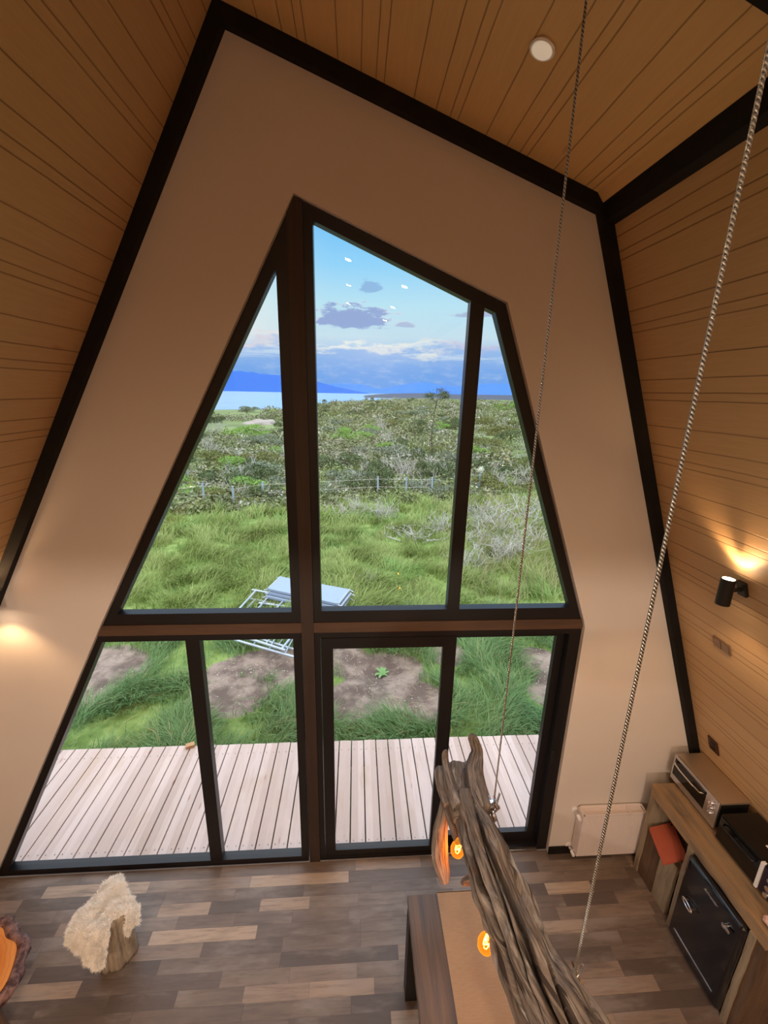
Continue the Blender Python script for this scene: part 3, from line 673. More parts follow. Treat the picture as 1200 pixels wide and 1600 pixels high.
# draped sheepskin: hide outline polygon draped over the stump
N = 110
outl = [(-.25, -.10), (-.235, .03), (-.17, .11), (-.14, .17), (-.09, .205), (-.045, .20), (.03, .13), (.11, .07), (.175, .02), (.205, -.04), (.19, -.12), (.15, -.11), (.105, -.02), (.050, -.05), (.055, -.15), (.065, -.25), (.02, -.275), (-.06, -.265), (-.13, -.24), (-.18, -.17)]
def inside(x, y):
    c = False; j = len(outl)-1
    for i in range(len(outl)):
        xi, yi = outl[i]; xj, yj = outl[j]
        if (yi > y) != (yj > y) and x < (xj-xi)*(y-yi)/(yj-yi)+xi: c = not c
        j = i
    return c
def drape(x, y):
    rr = math.hypot(x, y); ca, sa = (x/rr, y/rr) if rr > 1e-6 else (1, 0); R0 = .094
    drop = min(.93, .10+.80*max(0, -sa)**1.2+.62*max(0, ca)**1.5+.30*max(0, -ca))
    o_ = max(0, rr-R0); soft = o_/(o_+.02); dr_ = drop*soft; out = math.sqrt(max(0, 1-dr_*dr_))
    rx = min(rr, R0)+o_*out+(.014*soft); zz = .418-o_*dr_
    a = math.atan2(y, x); rx += .014*math.sin(4*a+.8)*soft; zz += .014*math.sin(3*a+2)*soft+.026*mnoise.noise(Vector((x*11, y*11, 0)))+.012*mnoise.noise(Vector((x*26, y*26, 4)))
    return Vector((SX+ca*rx, SY+sa*rx, zz))
b = B(); g = {}
rngx = np.linspace(-.32, .28, N); rngy = np.linspace(-.42, .36, N)
for i, x in enumerate(rngx):
    for j, y in enumerate(rngy):
        if inside(x+.012*mnoise.noise(Vector((x*20, y*20, 3))), y+.012*mnoise.noise(Vector((x*20, y*20, 8)))): g[i, j] = b.bm.verts.new(drape(x, y))
for (i, j) in list(g):
    q = [(i, j), (i+1, j), (i+1, j+1), (i, j+1)]
    if all(k in g for k in q): b.bm.faces.new([g[k] for k in q])
for v in [v for v in b.bm.verts if not v.link_faces]: b.bm.verts.remove(v)
b.bm.normal_update()
P0 = np.array([v.co[:] for v in b.bm.verts]); NN = np.array([v.normal[:] for v in b.bm.verts]); NN[NN[:, 2] < -.3] *= -1
skin = B(); skin.bm.free(); skin.bm = b.bm
r_ = bmesh.ops.extrude_face_region(skin.bm, geom=list(skin.bm.faces))
for gme in r_['geom']:
    if isinstance(gme, bmesh.types.BMVert): gme.co += Vector((0, 0, -.014))
M_FUR = material('cream_fur', color=lin(253, 247, 240), rough=.9, Sheen_Weight=.3, Subsurface_Weight=.0)
hide = skin.build('sheepskin', M_FUR, smooth=True, label='cream white sheepskin draped over the log stump stool', cat='sheepskin')
S = 34000; ii = rng.integers(0, len(P0), S); base = P0[ii]+rng.normal(0, .0025, (S, 3)); nrm_ = NN[ii]
dirv = nrm_+rng.normal(0, .45, (S, 3))+np.array([0, 0, -.25]); dirv /= np.linalg.norm(dirv, axis=1)[:, None]
sd = np.cross(dirv, rng.normal(0, 1, (S, 3))); sd /= np.linalg.norm(sd, axis=1)[:, None]; Lh = rng.uniform(.012, .026, S)[:, None]; wd = .0011
clump = np.array([mnoise.noise_vector(Vector(p*30)) for p in base])*.5
tip = base+dirv*Lh+clump*Lh
Vh = np.stack([base-sd*wd, base+sd*wd, (base+tip)/2+sd*wd*.8+np.array([0, 0, .001]), (base+tip)/2-sd*wd*.8+np.array([0, 0, .001]), tip], 1).reshape(-1, 3)
k5 = (np.arange(S)*5)[:, None]
hair = link('fur_pile', big_mesh('fur_pile', Vh, k5+np.array([[0, 1, 2, 3]]), k5+np.array([[3, 2, 4]])), M_FUR, hide); hair['kind'] = 'stuff'

# ------------------------------------------------------------------ driftwood pendant lamp
def driftf(t, b_):
    uv = t.coord('UV'); x, y, z = t.sep(uv)
    g = t.noise(t.comb(t.m('MULTIPLY', x, 5), t.m('MULTIPLY', y, 90), 0), 1.0, 8, .7, .9)
    g2 = t.noise(t.comb(t.m('MULTIPLY', x, 4), t.m('MULTIPLY', y, 22), 4), 1.0, 5, .6, .5)
    c = t.mix(t.step(g, .3, .68), lin(66, 56, 50), lin(156, 146, 140))
    c = t.mix(t.m('MULTIPLY', t.step(g2, .5, .66), .7), c, lin(94, 70, 56))
    c = t.mix(t.m('MULTIPLY', t.step(g2, .45, .33), .7), c, lin(196, 192, 190))
    cr = t.step(t.noise(t.comb(t.m('MULTIPLY', x, 2.2), t.m('MULTIPLY', y, 34), 9), 1.0, 3, .5, .6), .37, .33)
    c = t.mix(t.m('MULTIPLY', cr, .85), c, lin(40, 28, 22))
    t.put(b_.inputs['Base Color'], c); t.put(b_.inputs['Normal'], t.bump(t.m('SUBTRACT', t.m('ADD', g, g2), t.m('MULTIPLY', cr, 1.2)), .8, .008))
M_DRIFT = material('weathered_driftwood', rough=.7, spec=.3, build=driftf)
def catmull(P, n):
    P = np.array(P, float); out = []
    for t_ in np.linspace(0, len(P)-1-1e-6, n):
        i = int(t_); u = t_-i; p0, p1, p2, p3 = P[max(i-1, 0)], P[i], P[min(i+1, len(P)-1)], P[min(i+2, len(P)-1)]
        out.append(.5*((2*p1)+(-p0+p2)*u+(2*p0-5*p1+4*p2-p3)*u*u+(-p0+3*p1-3*p2+p3)*u**3))
    return np.array(out)
def sweep(name, ctrl, mat, parent, ns=160, nt=72, lobes=.12, cracks=(), flat=1.0, seed=0, twist=2.0, noisek=.05):
    """ctrl rows: x,y,z,radius. ridged, cracked wood limb with UVs along the grain"""
    C = catmull(ctrl, ns); P = C[:, :3]; Rr = np.maximum(C[:, 3], .0015)
    T = np.gradient(P, axis=0); T /= np.linalg.norm(T, axis=1)[:, None]
    a = np.array([0, 0, 1.0]) if abs(T[0][2]) < .8 else np.array([1.0, 0, 0]); V = []; s = 0; S_ = []
    th = np.linspace(0, 2*np.pi, nt, endpoint=False); ph = np.random.default_rng(seed).uniform(0, 6.28, 8)
    for i in range(ns):
        a = a-T[i]*a.dot(T[i]); a /= np.linalg.norm(a); bb = np.cross(T[i], a)
        if i: s += np.linalg.norm(P[i]-P[i-1])
        S_.append(s); tw = twist*s
        k = 1+lobes*np.sin(2*th+tw+ph[0])+lobes*.6*np.sin(3*th-tw*1.5+ph[1])+lobes*.4*np.sin(5*th+tw*2+ph[2])+lobes*.22*np.sin(9*th+tw*3+ph[3])+lobes*.14*np.sin(17*th+tw*2+ph[4])
        for (c0, drift, wdt, dep, s0, s1) in cracks:
            if s0 <= s <= s1:
                cc = c0+drift*s+.18*math.sin(9*s+c0); dd = (th-cc+np.pi) % (2*np.pi)-np.pi
                fade = min(1, (s-s0)/.08, (s1-s)/.08); k -= dep*fade*np.exp(-(dd/wdt)**2)
        k += np.array([noisek*mnoise.noise(Vector((math.cos(q)*1.6, math.sin(q)*1.6, s*5+seed*7))) + noisek*.6*mnoise.noise(Vector((math.cos(q)*4, math.sin(q)*4, s*14+seed*7))) for q in th])
        V.append(P[i]+Rr[i]*k[:, None]*(a*np.cos(th)[:, None]*flat+bb*np.sin(th)[:, None]))
    V = np.concatenate(V); F = []; 
    I = np.arange(ns-1)[:, None]*nt+np.arange(nt)[None]; J = np.arange(ns-1)[:, None]*nt+(np.arange(nt)+1)[None] % nt
    F = np.stack([I, J, J+nt, I+nt], -1).reshape(-1, 4)
    c0 = V[:nt].mean(0); c1 = V[-nt:].mean(0); V = np.concatenate([V, [c0, c1]]); m_ = ns*nt
    k_ = np.arange(nt); F3 = np.concatenate([np.stack([(k_+1) % nt, k_, np.full(nt, m_)], -1), np.stack([m_-nt+k_, m_-nt+(k_+1) % nt, np.full(nt, m_+1)], -1)])
    me = big_mesh(name, V, F, F3)
    uv = me.uv_layers.new(name='UVMap'); lv = np.zeros(len(me.loops), np.int32); me.loops.foreach_get('vertex_index', lv)
    circ = 2*np.pi*float(Rr.mean()); u = np.array(S_+[0, s])[np.minimum(lv//nt, ns)]; vv = (lv % nt)/nt
    # avoid the seam wrapping: last column uses 1.0
    nq = len(F); q = np.arange(nq*4).reshape(-1, 4); col = (np.arange(nq) % nt); last = col == nt-1
    vv[q[last][:, 1]] = 1; vv[q[last][:, 2]] = 1
    uv.data.foreach_set('uv', np.stack([u, vv*max(circ, .05)], -1).astype(np.float32).ravel())
    o = link(name, me, mat, None, True); return o
lampr = empty('driftwood_pendant_lamp', (.60, -1.5, 1.95), label='weathered driftwood log hung as a pendant lamp over the table on two steel cables', cat='pendant lamp')
def adopt(o, par): o.parent = par; o.matrix_parent_inverse = par.matrix_world.inverted(); return o
log = sweep('driftwood_log', [(.508, -1.135, 1.975, .058), (.508, -1.17, 1.968, .064), (.518, -1.23, 1.958, .074), (.532, -1.33, 1.945, .090), (.545, -1.45, 1.935, .104), (.560, -1.57, 1.925, .106), (.575, -1.68, 1.925, .106), (.600, -1.80, 1.93, .104), (.645, -1.92, 1.94, .100), (.70, -2.08, 1.95, .095), (.76, -2.25, 1.96, .07)],
    M_DRIFT, lampr, ns=420, nt=320, lobes=.13, seed=3, twist=1.9, noisek=.25,
    cracks=((6.1, .9, .06, .7, .02, 1.4), (.55, 1.1, .07, .6, .1, 1.4), (5.4, .7, .045, .35, .0, .9), (1.2, .6, .04, .3, .1, .8), (5.8, -.5, .09, .38, .35, .75), (4.9, .8, .05, .3, .5, 1.3), (1.0, -1.2, .12, .30, .6, 1.0), (2.2, .5, .22, .5, .50, .66), (.2, .3, .05, .5, .2, .8), (6.0, 1.6, .03, .8, .15, .75), (.9, .5, .028, .8, .3, 1.2), (5.7, 1.0, .026, .7, .6, 1.3), (1.5, .9, .03, .7, .05, .5), (5.2, .2, .03, .7, .3, 1.0)))
adopt(log, lampr)
for nm, ctrl, fl, sd_ in (
    ('branch', [(.560, -1.22, 1.985, .040), (.555, -1.13, 2.0, .038), (.560, -1.05, 2.015, .036), (.585, -.99, 2.03, .030), (.600, -.955, 2.045, .024), (.592, -.93, 2.075, .022), (.585, -.925, 2.10, .021), (.583, -.925, 2.118, .011)], 1.1, 5),
    ('branch', [(.462, -1.20, 1.99, .036), (.442, -1.10, 2.005, .026), (.440, -1.03, 2.02, .020), (.437, -.99, 2.035, .016), (.437, -.975, 2.060, .015), (.438, -.972, 2.075, .008)], 1.0, 6),
    ('branch', [(.425, -1.17, 1.97, .030), (.412, -1.10, 1.975, .030), (.410, -1.02, 1.985, .026), (.413, -.985, 1.99, .014)], .8, 7),
    ('shell', [(.497, -1.22, 1.935, .060), (.492, -1.13, 1.935, .066), (.500, -1.05, 1.940, .064), (.512, -.985, 1.950, .058), (.515, -.955, 1.955, .052)], 1.0, 15),
    ('branch', [(.540, -1.02, 2.0, .020), (.555, -.995, 2.012, .018), (.578, -.97, 2.03, .014)], .8, 8),
    ('branch', [(.430, -1.07, 1.93, .014), (.404, -1.14, 1.89, .022), (.378, -1.20, 1.825, .032), (.372, -1.25, 1.775, .034), (.382, -1.29, 1.735, .028), (.388, -1.315, 1.705, .014)], .55, 9),
    ('branch', [(.433, -1.09, 1.93, .016), (.435, -1.166, 1.90, .021), (.446, -1.225, 1.87, .019), (.456, -1.270, 1.855, .012)], .6, 10),
    ('knot', [(.500, -1.42, 1.90, .03), (.460, -1.415, 1.875, .018), (.435, -1.415, 1.865, .013), (.425, -1.425, 1.868, .006)], 1, 11)):
    adopt(sweep(nm, ctrl, M_DRIFT, lampr, ns=70, nt=40, lobes=.12, flat=fl, seed=sd_, noisek=.2), lampr)
# amber bulbs
def bulbmat():
    m = bpy.data.materials.new('amber_bulb_glass'); m.use_nodes = True; t = NT(m.node_tree); m.node_tree.nodes.clear()
    o = t.new('ShaderNodeOutputMaterial'); a = t.new('ShaderNodeAddShader'); tr = t.new('ShaderNodeBsdfTransparent'); em = t.new('ShaderNodeEmission')
    tr.inputs[0].default_value = (.95, .45, .08, 1); em.inputs[0].default_value = (1, .36, .03, 1); em.inputs[1].default_value = .55
    lw = t.new('ShaderNodeLayerWeight'); lw.inputs[0].default_value = .4
    t.put(em.inputs[1], t.m('ADD', .35, t.m('MULTIPLY', lw.outputs[1], .5)))
    t.l.new(tr.outputs[0], a.inputs[0]); t.l.new(em.outputs[0], a.inputs[1]); t.l.new(a.outputs[0], o.inputs[0]); return m
M_BULB = bulbmat(); M_FIL = emat('glowing_filament', (1, .55, .16), 60)
M_SOCK = material('brass_socket', color=lin(70, 50, 34), rough=.4, metal=.8)
def make_bulb(loc, tilt):
    T_ = Matrix.Translation(loc) @ Matrix.Rotation(tilt, 4, 'Y')
    sck = B().cyl((0, 0, .0), (0, 0, .05), .015, n=16).build('bulb_socket', M_SOCK, auto=40); sck.matrix_world = T_
    adopt(sck, lampr)
    R180 = Matrix.Identity(3)
    gl = B().lathe([(.012, .0), (.013, -.012), (.020, -.035), (.029, -.058), (.031, -.074), (.027, -.092), (.017, -.104), (.003, -.108)], n=24).build('bulb', M_BULB, smooth=True); gl.matrix_world = T_; adopt(gl, sck)
    pts = []
    for i in range(40):
        a = i/40*2*math.pi*5; pts.append((.011*math.cos(a), .011*math.sin(a), -.04-.035*i/40+.012*math.sin(i*1.3)))
    fl = B().tube(pts, .0012, n=6).build('filament', M_FIL, smooth=True); fl.matrix_world = T_; adopt(fl, sck)
    lp = bpy.data.lights.new('bulb_lamp', 'POINT'); lp.energy = 1.6; lp.color = (1, .40, .08); lp.shadow_soft_size = .02
    lo = bpy.data.objects.new('bulb_lamp', lp); COL.objects.link(lo); lo.matrix_world = T_ @ Matrix.Translation((0, 0, -.06))
for loc, tl in (((.458, -1.262, 1.900), .15), ((.528, -1.425, 1.890), .1), ((.492, -1.590, 1.890), .2)): make_bulb(loc, tl)
# cables with eye bolts and clamps
def cable(pts, r):
    me_o = B().tube(pts, r, n=12); me = bpy.data.meshes.new('cable'); me_o.bm.to_mesh(me); me_o.bm.free()
    uv = me.uv_layers.new(name='UVMap')
    for p in me.polygons:
        for li in p.loop_indices:
            v = me.vertices[me.loops[li].vertex_index].co; c = min(range(len(pts)), key=lambda i: (Vector(pts[i])-v).length)
            a = math.atan2(v.y-pts[c][1], v.x-pts[c][0]); uv.data[li].uv = (v.z, a/(2*math.pi))
    return link('cable', me, M_CABLE, None, True)
for (x, y, zh, zb, rr, ex) in ((.606, -1.214, 1.995, 1.86, .0036, -.012), (.7175, -1.741, 1.890, 1.72, .0046, .02)):
    zt_ = ceil_z(x)
    o = cable([(x, y, zh+(zt_-zh)*i/60) for i in range(61)], rr); adopt(o, lampr)
    if x > .7: lx, ly, lz = .665, -1.80, 2.02
    else: lx, ly, lz = .575, -1.265, 2.035
    lnk = []
    b = B(); p0 = Vector((x, y, zh)); p1 = Vector((lx, ly, lz-.01)) if x < .7 else Vector((.668, -1.80, 1.995))
    e = B()
    def ringp(c, R_, ax, ph=0): 
        ax = Vector(ax).normalized(); u_ = ax.orthogonal().normalized(); v_ = ax.cross(u_)
        return [c+(u_*math.cos(a)+v_*math.sin(a))*R_ for a in np.linspace(0, 2*math.pi, 16, endpoint=False)]
    top = Vector((x, y, zh+.02)); 
    # rope clip: saddle, two threaded legs and nuts; shackle links; eye bolt in the log
    b = B().b2((x-.016, y-.013, zh+.014), (x+.016, y+.013, zh+.036), bevel=.004)
    for s_ in (-1, 1):
        b.cyl((x+s_*.012, y-.028, zh+.026), (x+s_*.012, y+.034, zh+.030), .0045, n=8).cyl((x+s_*.012, y-.024, zh+.025), (x+s_*.012, y-.014, zh+.026), .0095, n=6)
    cl = b.build('rope_clip', M_CHROME, auto=40); adopt(cl, lampr)
    B().cyl((x+.010, y, zh+.0), (x+.020, y-.004, zh+.085), .0042, n=8).build('rope_tail', M_CABLE, cl)
    for k in range(3):
        B().tube(ringp(Vector((x, y, zh-.008-.030*k)), .019, (0, 1, .2) if k % 2 == 0 else (1, 0, .2)), .0048, n=8, close=True).build('shackle', M_CHROME, lampr, smooth=True)
    ez_ = zh-.100
    B().tube(ringp(Vector((x-.01, y-.01, ez_)), .020, (.3, 1, 0)), .006, n=8, close=True).cyl((x-.01, y-.01, ez_-.02), (x-.03, y-.02, ez_-.12), .006, n=8).cyl((x-.012, y-.01, ez_-.022), (x-.014, y-.01, ez_-.028), .02, n=16).build('eye_bolt', M_CHROME, lampr, smooth=True)

# ================================================================== OUTDOORS
def gz(x, y):
    r_ = math.hypot(x, y); z = -.40+.03*mnoise.noise(Vector((x*1.1, y*1.1, 0)))+.06*mnoise.noise(Vector((x*.33, y*.33, 4)))
    hx, hy = ground_point(600, 1045, -.45).xy
    z -= .16*math.exp(-(((x-hx)/.42)**2+((y-hy)/.33)**2))       # the dug hollow
    z -= .25*min(1, max(0, (r_-5)/15))
    z -= .006*max(0, min(r_, 260)-40)
    if r_ > 18: z += .5*mnoise.noise(Vector((x*.03, y*.03, 1)))*min(1, (r_-18)/30)
    return z
def edge_r(azd):
    pts = [(-60, 80), (-22, 105), (-16, 112), (-9, 118), (-4, 165), (0, 230), (3, 330), (6, 460), (8, 500), (30, 500), (70, 500)]
    for (a0, r0), (a1, r1) in zip(pts, pts[1:]):
        if a0 <= azd <= a1: return r0+(r1-r0)*(azd-a0)/(a1-a0)
    return 100
def patch(px, py, rx, ry, z=-.4):
    p = ground_point(px, py, z); return (p.x, p.y, rx, ry)
DIRT = [patch(600, 1050, .60, .50), patch(560, 1095, .50, .42), patch(655, 1100, .42, .40), patch(540, 1030, .35, .4), patch(150, 1045, .75, .55), patch(110, 1085, .5, .5), patch(360, 1085, .55, .42), patch(420, 1035, .62, .38), patch(352, 1050, .28, .3), patch(455, 1060, .25, .25), patch(845, 1035, .34, .40), patch(860, 1085, .30, .30), patch(885, 1060, .5, .3), patch(700, 1025, .3, .3)]
def dirtiness(x, y):
    v = np.zeros_like(x)
    for (cx_, cy_, rx, ry) in DIRT: v = np.maximum(v, np.exp(-(((x-cx_)/rx)**2+((y-cy_)/ry)**2)**1.5))
    return v
V = []; F = []; rs = list(np.concatenate([np.linspace(.0, 6, 90), np.geomspace(6.1, 60, 60)[0:], ]))
azs = np.linspace(-72, 72, 200)
for i, rr in enumerate(rs):
    for a in azs:
        x = math.sin(math.radians(a))*(rr+.35+2.0/ math.cos(math.radians(a))*0+.0); y = math.cos(math.radians(a))*(rr+.35)
        x = math.tan(math.radians(a))*(.35)*6+math.sin(math.radians(a))*rr; y = .14+math.cos(math.radians(a))*rr
        V.append((x, y, gz(x, y)))
nr = len(rs); extra = 40
for e_ in range(extra):
    for a in azs:
        E_ = edge_r(a); f_ = (e_+1)/(extra-6) if e_ < extra-6 else 1+.02*(e_-extra+7)
        rr = 60*(E_/60)**min(f_, 1)*(1 if f_ <= 1 else f_)
        x = math.tan(math.radians(a))*2.1+math.sin(math.radians(a))*rr; y = .14+math.cos(math.radians(a))*rr
        z = gz(x, y)-max(0, f_-1)*230
        V.append((x, y, z))
na = len(azs); tot = nr+extra
I = np.arange(tot-1)[:, None]*na+np.arange(na-1)[None]; F = np.stack([I, I+1, I+1+na, I+na], -1).reshape(-1, 4)
def soilf(t, b_):
    co = t.new('ShaderNodeNewGeometry').outputs['Position']; x, y, z = t.sep(co)
    rr = t.m('SQRT', t.m('ADD', t.m('MULTIPLY', x, x), t.m('MULTIPLY', y, y)))
    n1 = t.noise(co, 3.0, 8, .65); n2 = t.noise(co, .35, 5, .6); n3 = t.noise(co, 22, 6, .7)
    soil = t.mix(t.step(n1, .38, .66), lin(104, 88, 80), lin(158, 138, 124)); soil = t.mix(t.m('MULTIPLY', t.step(n3, .62, .72), .5), soil, lin(190, 176, 164))
    soil = t.mix(t.m('MULTIPLY', t.step(n2, .5, .62), .5), soil, lin(84, 68, 60))
    grass = t.mix(t.step(n1, .35, .65), lin(96, 118, 58), lin(138, 156, 88)); 
    far = t.mix(t.step(t.noise(co, .12, 6, .65), .4, .6), lin(124, 138, 88), lin(104, 116, 78)); far = t.mix(t.m('MULTIPLY', t.step(t.noise(co, .5, 6, .7), .52, .7), .55), far, lin(146, 138, 118))
    at = t.new('ShaderNodeAttribute', attribute_name='tint').outputs['Fac']; c = t.mix(t.step(t.m('ADD', at, t.m('MULTIPLY', t.m('SUBTRACT', n1, .5), .5)), .22, .34), grass, soil); c = t.mix(t.step(rr, 14, 22), c, far)
    t.put(b_.inputs['Base Color'], c); t.put(b_.inputs['Normal'], t.bump(t.m('ADD', n1, t.m('MULTIPLY', n3, .5)), .8, .04))
VA = np.array(V); gnd = link('ground', big_mesh('ground', V, F, None, dirtiness(VA[:, 0], VA[:, 1])), material('soil_and_turf', rough=.95, spec=.1, build=soilf), None, True); gnd['kind'] = 'structure'

# lake, mountains
def lakef(t, b_):
    co = t.new('ShaderNodeNewGeometry').outputs['Position']; x, y, z = t.sep(co)
    n_ = t.noise(t.comb(t.m('MULTIPLY', x, .0012), t.m('MULTIPLY', y, .006), 0), 2, 5); t.put(b_.inputs['Base Color'], t.mix(n_, lin(104, 144, 184), lin(136, 168, 198)))
    t.put(b_.inputs['Normal'], t.bump(t.noise(co, .2, 3), .15, 1))
lk = B(); vs = [lk.bm.verts.new(p) for p in ((-9000, 90, -24), (6000, 90, -24), (9000, 9500, -24), (-12000, 9500, -24))]; lk.bm.faces.new(vs)
lk.build('lake', material('lake_water', rough=.25, build=lakef), label='pale blue lake lying beyond the scrub under the mountains', cat='lake')
def ridge(name, pts, dist, base, depth, mat, rough_, **kw):
    """mountain range: crest heights (deg) over azimuth, with foothill depth"""
    V = []; nn = 160; rows = 12
    azl = np.linspace(pts[0][0], pts[-1][0], nn); he = np.interp(azl, [p[0] for p in pts], [p[1] for p in pts])
    for j in range(rows):
        f_ = j/(rows-1)
        for a, h in zip(azl, he):
            rr = dist+depth*(f_-.5); hh = max(0, math.sin(math.pi*min(1, f_*1.0)))
            crest = CAM.z+math.tan(math.radians(h))*dist
            z = base+(crest-base)*hh*(1+rough_*mnoise.noise(Vector((a*.9, f_*2, dist)))*(1-hh*.7))+ (crest-base)*.12*rough_*mnoise.noise(Vector((a*1.7, 5, dist)))*hh
            V.append((CAM.x+math.sin(math.radians(a))*rr, CAM.y+math.cos(math.radians(a))*rr, z))
    I = np.arange(rows-1)[:, None]*nn+np.arange(nn-1)[None]; F = np.stack([I, I+1, I+1+nn, I+nn], -1).reshape(-1, 4)
    return tag(link(name, big_mesh(name, V, F), mat, None, True), **kw)
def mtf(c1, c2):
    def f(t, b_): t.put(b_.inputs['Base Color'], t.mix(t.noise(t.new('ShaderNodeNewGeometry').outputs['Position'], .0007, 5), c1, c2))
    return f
ridge('mountain_range', [(-40, 1.0), (-26, 2.9), (-21, 3.4), (-17.3, 2.6), (-15, 2.2), (-12, 1.9), (-8, 1.75), (-5, 1.15), (-2.5, .55), (0, .1), (2, -.25)], 8500, -24, 3000, material('hazed_mountain_near', rough=1, spec=0, build=mtf(lin(52, 92, 160), lin(58, 98, 168))), .25, label='nearer haze-blue mountain ridge sloping down across the lake at the left', cat='mountain')  # atmospheric haze is painted into this blue base colour
ridge('mountain_range', [(-14, .2), (-6, .6), (-2, 1.0), (1, .9), (3, .35), (6, 1.0), (8.5, 1.35), (11, 1.0), (14, .9), (17, 1.35), (20, 1.2), (26, 1.6), (34, 1.3), (44, .8)], 13000, -24, 4000, material('hazed_mountain_far', rough=1, spec=0, build=mtf(lin(66, 108, 178), lin(74, 116, 184))), .25, label='low distant haze-blue mountain ridge on the horizon behind the scrub', cat='mountain')  # distance haze put into the base colour, paler than the near ridge
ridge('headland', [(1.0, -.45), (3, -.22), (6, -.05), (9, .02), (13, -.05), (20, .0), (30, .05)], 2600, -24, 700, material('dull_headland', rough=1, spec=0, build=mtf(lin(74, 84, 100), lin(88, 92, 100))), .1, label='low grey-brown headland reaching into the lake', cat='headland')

# grass ------------------------------------------------------------
def grassf(c1, c2, c3):
    def f(t, b_):
        a = t.new('ShaderNodeAttribute', attribute_name='tint').outputs['Fac']
        co = t.new('ShaderNodeNewGeometry').outputs['Position']
        c = t.mix(a, c1, c2); c = t.mix(t.m('MULTIPLY', t.step(t.noise(co, .8, 3), .5, .7), .7), c, c3)
        c = t.mix(t.step(a, .94, .97), c, lin(190, 178, 128)); t.put(b_.inputs['Base Color'], c)
        out = [n for n in t.n if n.type == 'OUTPUT_MATERIAL'][0]; tl = t.new('ShaderNodeBsdfTranslucent'); t.put(tl.inputs[0], c); mx = t.new('ShaderNodeMixShader'); mx.inputs[0].default_value = .42
        t.l.new(b_.outputs[0], mx.inputs[1]); t.l.new(tl.outputs[0], mx.inputs[2]); t.l.new(mx.outputs[0], out.inputs[0])
    return f
def gauss_field(x, y, sc, off_): return np.array([mnoise.noise(Vector((a*sc, b_*sc, off_))) for a, b_ in zip(x, y)])
def grass(name, n, ymin, ymax, hmin, hmax, wid, mat, lean=.5, dens=None, clump=1.0, label=None, tintoff=0, azr=(-50, 42)):
    n0 = n*3; yy = ymin+(ymax-ymin)*rng.random(n0)**.9
    x = (yy+2.63)*np.tan(np.radians(rng.uniform(azr[0], azr[1], n0))); y = yy
    keep = np.ones(n0, bool)
    f = gauss_field(x, y, 1.3, 3)
    keep &= rng.random(n0) < np.clip(.55+clump*f*1.6, .05, 1)
    if dens is not None: keep &= rng.random(n0) < dens(x, y)
    x, y, f = x[keep][:n], y[keep][:n], f[keep][:n]; m_ = len(x)
    z = np.array([gz(a, b_) for a, b_ in zip(x, y)])-.01
    # tufts lean the same way within a clump
    la = gauss_field(x, y, .9, 11)*5+rng.normal(0, .8, m_); h = (hmin+(hmax-hmin)*rng.random(m_))*(1+.5*np.clip(f, -.6, 1)); ln = lean*(rng.random(m_)*.8+.35)
    dx, dy = np.cos(la), np.sin(la); sx, sy = -dy, dx; wv = wid*(.6+.8*rng.random(m_))
    def P(tt, ww): 
        ox = dx*ln*h*tt**1.8; oy = dy*ln*h*tt**1.8; oz = h*(tt-.35*ln*tt**2.5)
        return (np.stack([x+ox-sx*ww, y+oy-sy*ww, z+oz], 1), np.stack([x+ox+sx*ww, y+oy+sy*ww, z+oz], 1))
    a0, a1 = P(0, wv); b0, b1 = P(.45, wv*.85); c0, c1 = P(.8, wv*.5); tp = P(1, wv*0)[0]
    Vv = np.stack([a0, a1, b0, b1, c0, c1, tp], 1).reshape(-1, 3); k_ = (np.arange(m_)*7)[:, None]
    tint = np.repeat(np.clip(rng.random(m_)*.85+f*.25+tintoff+.05, 0, 1), 7); tint = np.where(np.repeat(rng.random(m_) < .035, 7), 1, tint*.92)
    me = big_mesh(name, Vv, np.concatenate([k_+np.array([[0, 1, 3, 2]]), k_+np.array([[2, 3, 5, 4]])]), k_+np.array([[4, 5, 6]]), tint)
    o = link(name, me, mat, None, True); return tag(o, label, 'grass', None, 'stuff')
M_G1 = material('lush_grass', rough=.6, spec=.25, build=grassf(lin(94, 126, 74), lin(156, 184, 122), lin(116, 156, 108)))
M_G2 = material('meadow_grass', rough=.6, spec=.25, build=grassf(lin(132, 148, 80), lin(178, 190, 116), lin(150, 182, 106)))
M_G3 = material('dry_grass', rough=.8, spec=.1, build=grassf(lin(150, 148, 96), lin(196, 184, 146), lin(128, 140, 84)))
grass('grass', 46000, 1.42, 4.8, .12, .34, .0048, M_G1, 1.0, lambda x, y: np.clip(1-dirtiness(x, y)*1.9, .0, 1), 1.0, 'lush green grass clumps growing beside the deck between patches of bare soil')
grass('grass', 60000, 4.2, 10.5, .16, .36, .009, M_G2, .9, lambda x, y: np.clip(1-dirtiness(x, y)*1.5, .03, 1)*np.where(x > 1.6+.0*y, .6, 1), .8, 'bright yellow-green meadow grass around and beyond the scaffolding')
grass('grass', 45000, 9.5, 19.0, .22, .48, .016, M_G2, .8, None, .8, 'soft green grass below the fence line', -.05)
grass('grass', 9000, 5.0, 14.0, .35, .65, .008, M_G3, .55, lambda x, y: np.clip((x-1.6-.12*(y-5))*.7, 0, 1), .6, 'tall dry straw-coloured grass on the right side of the meadow')
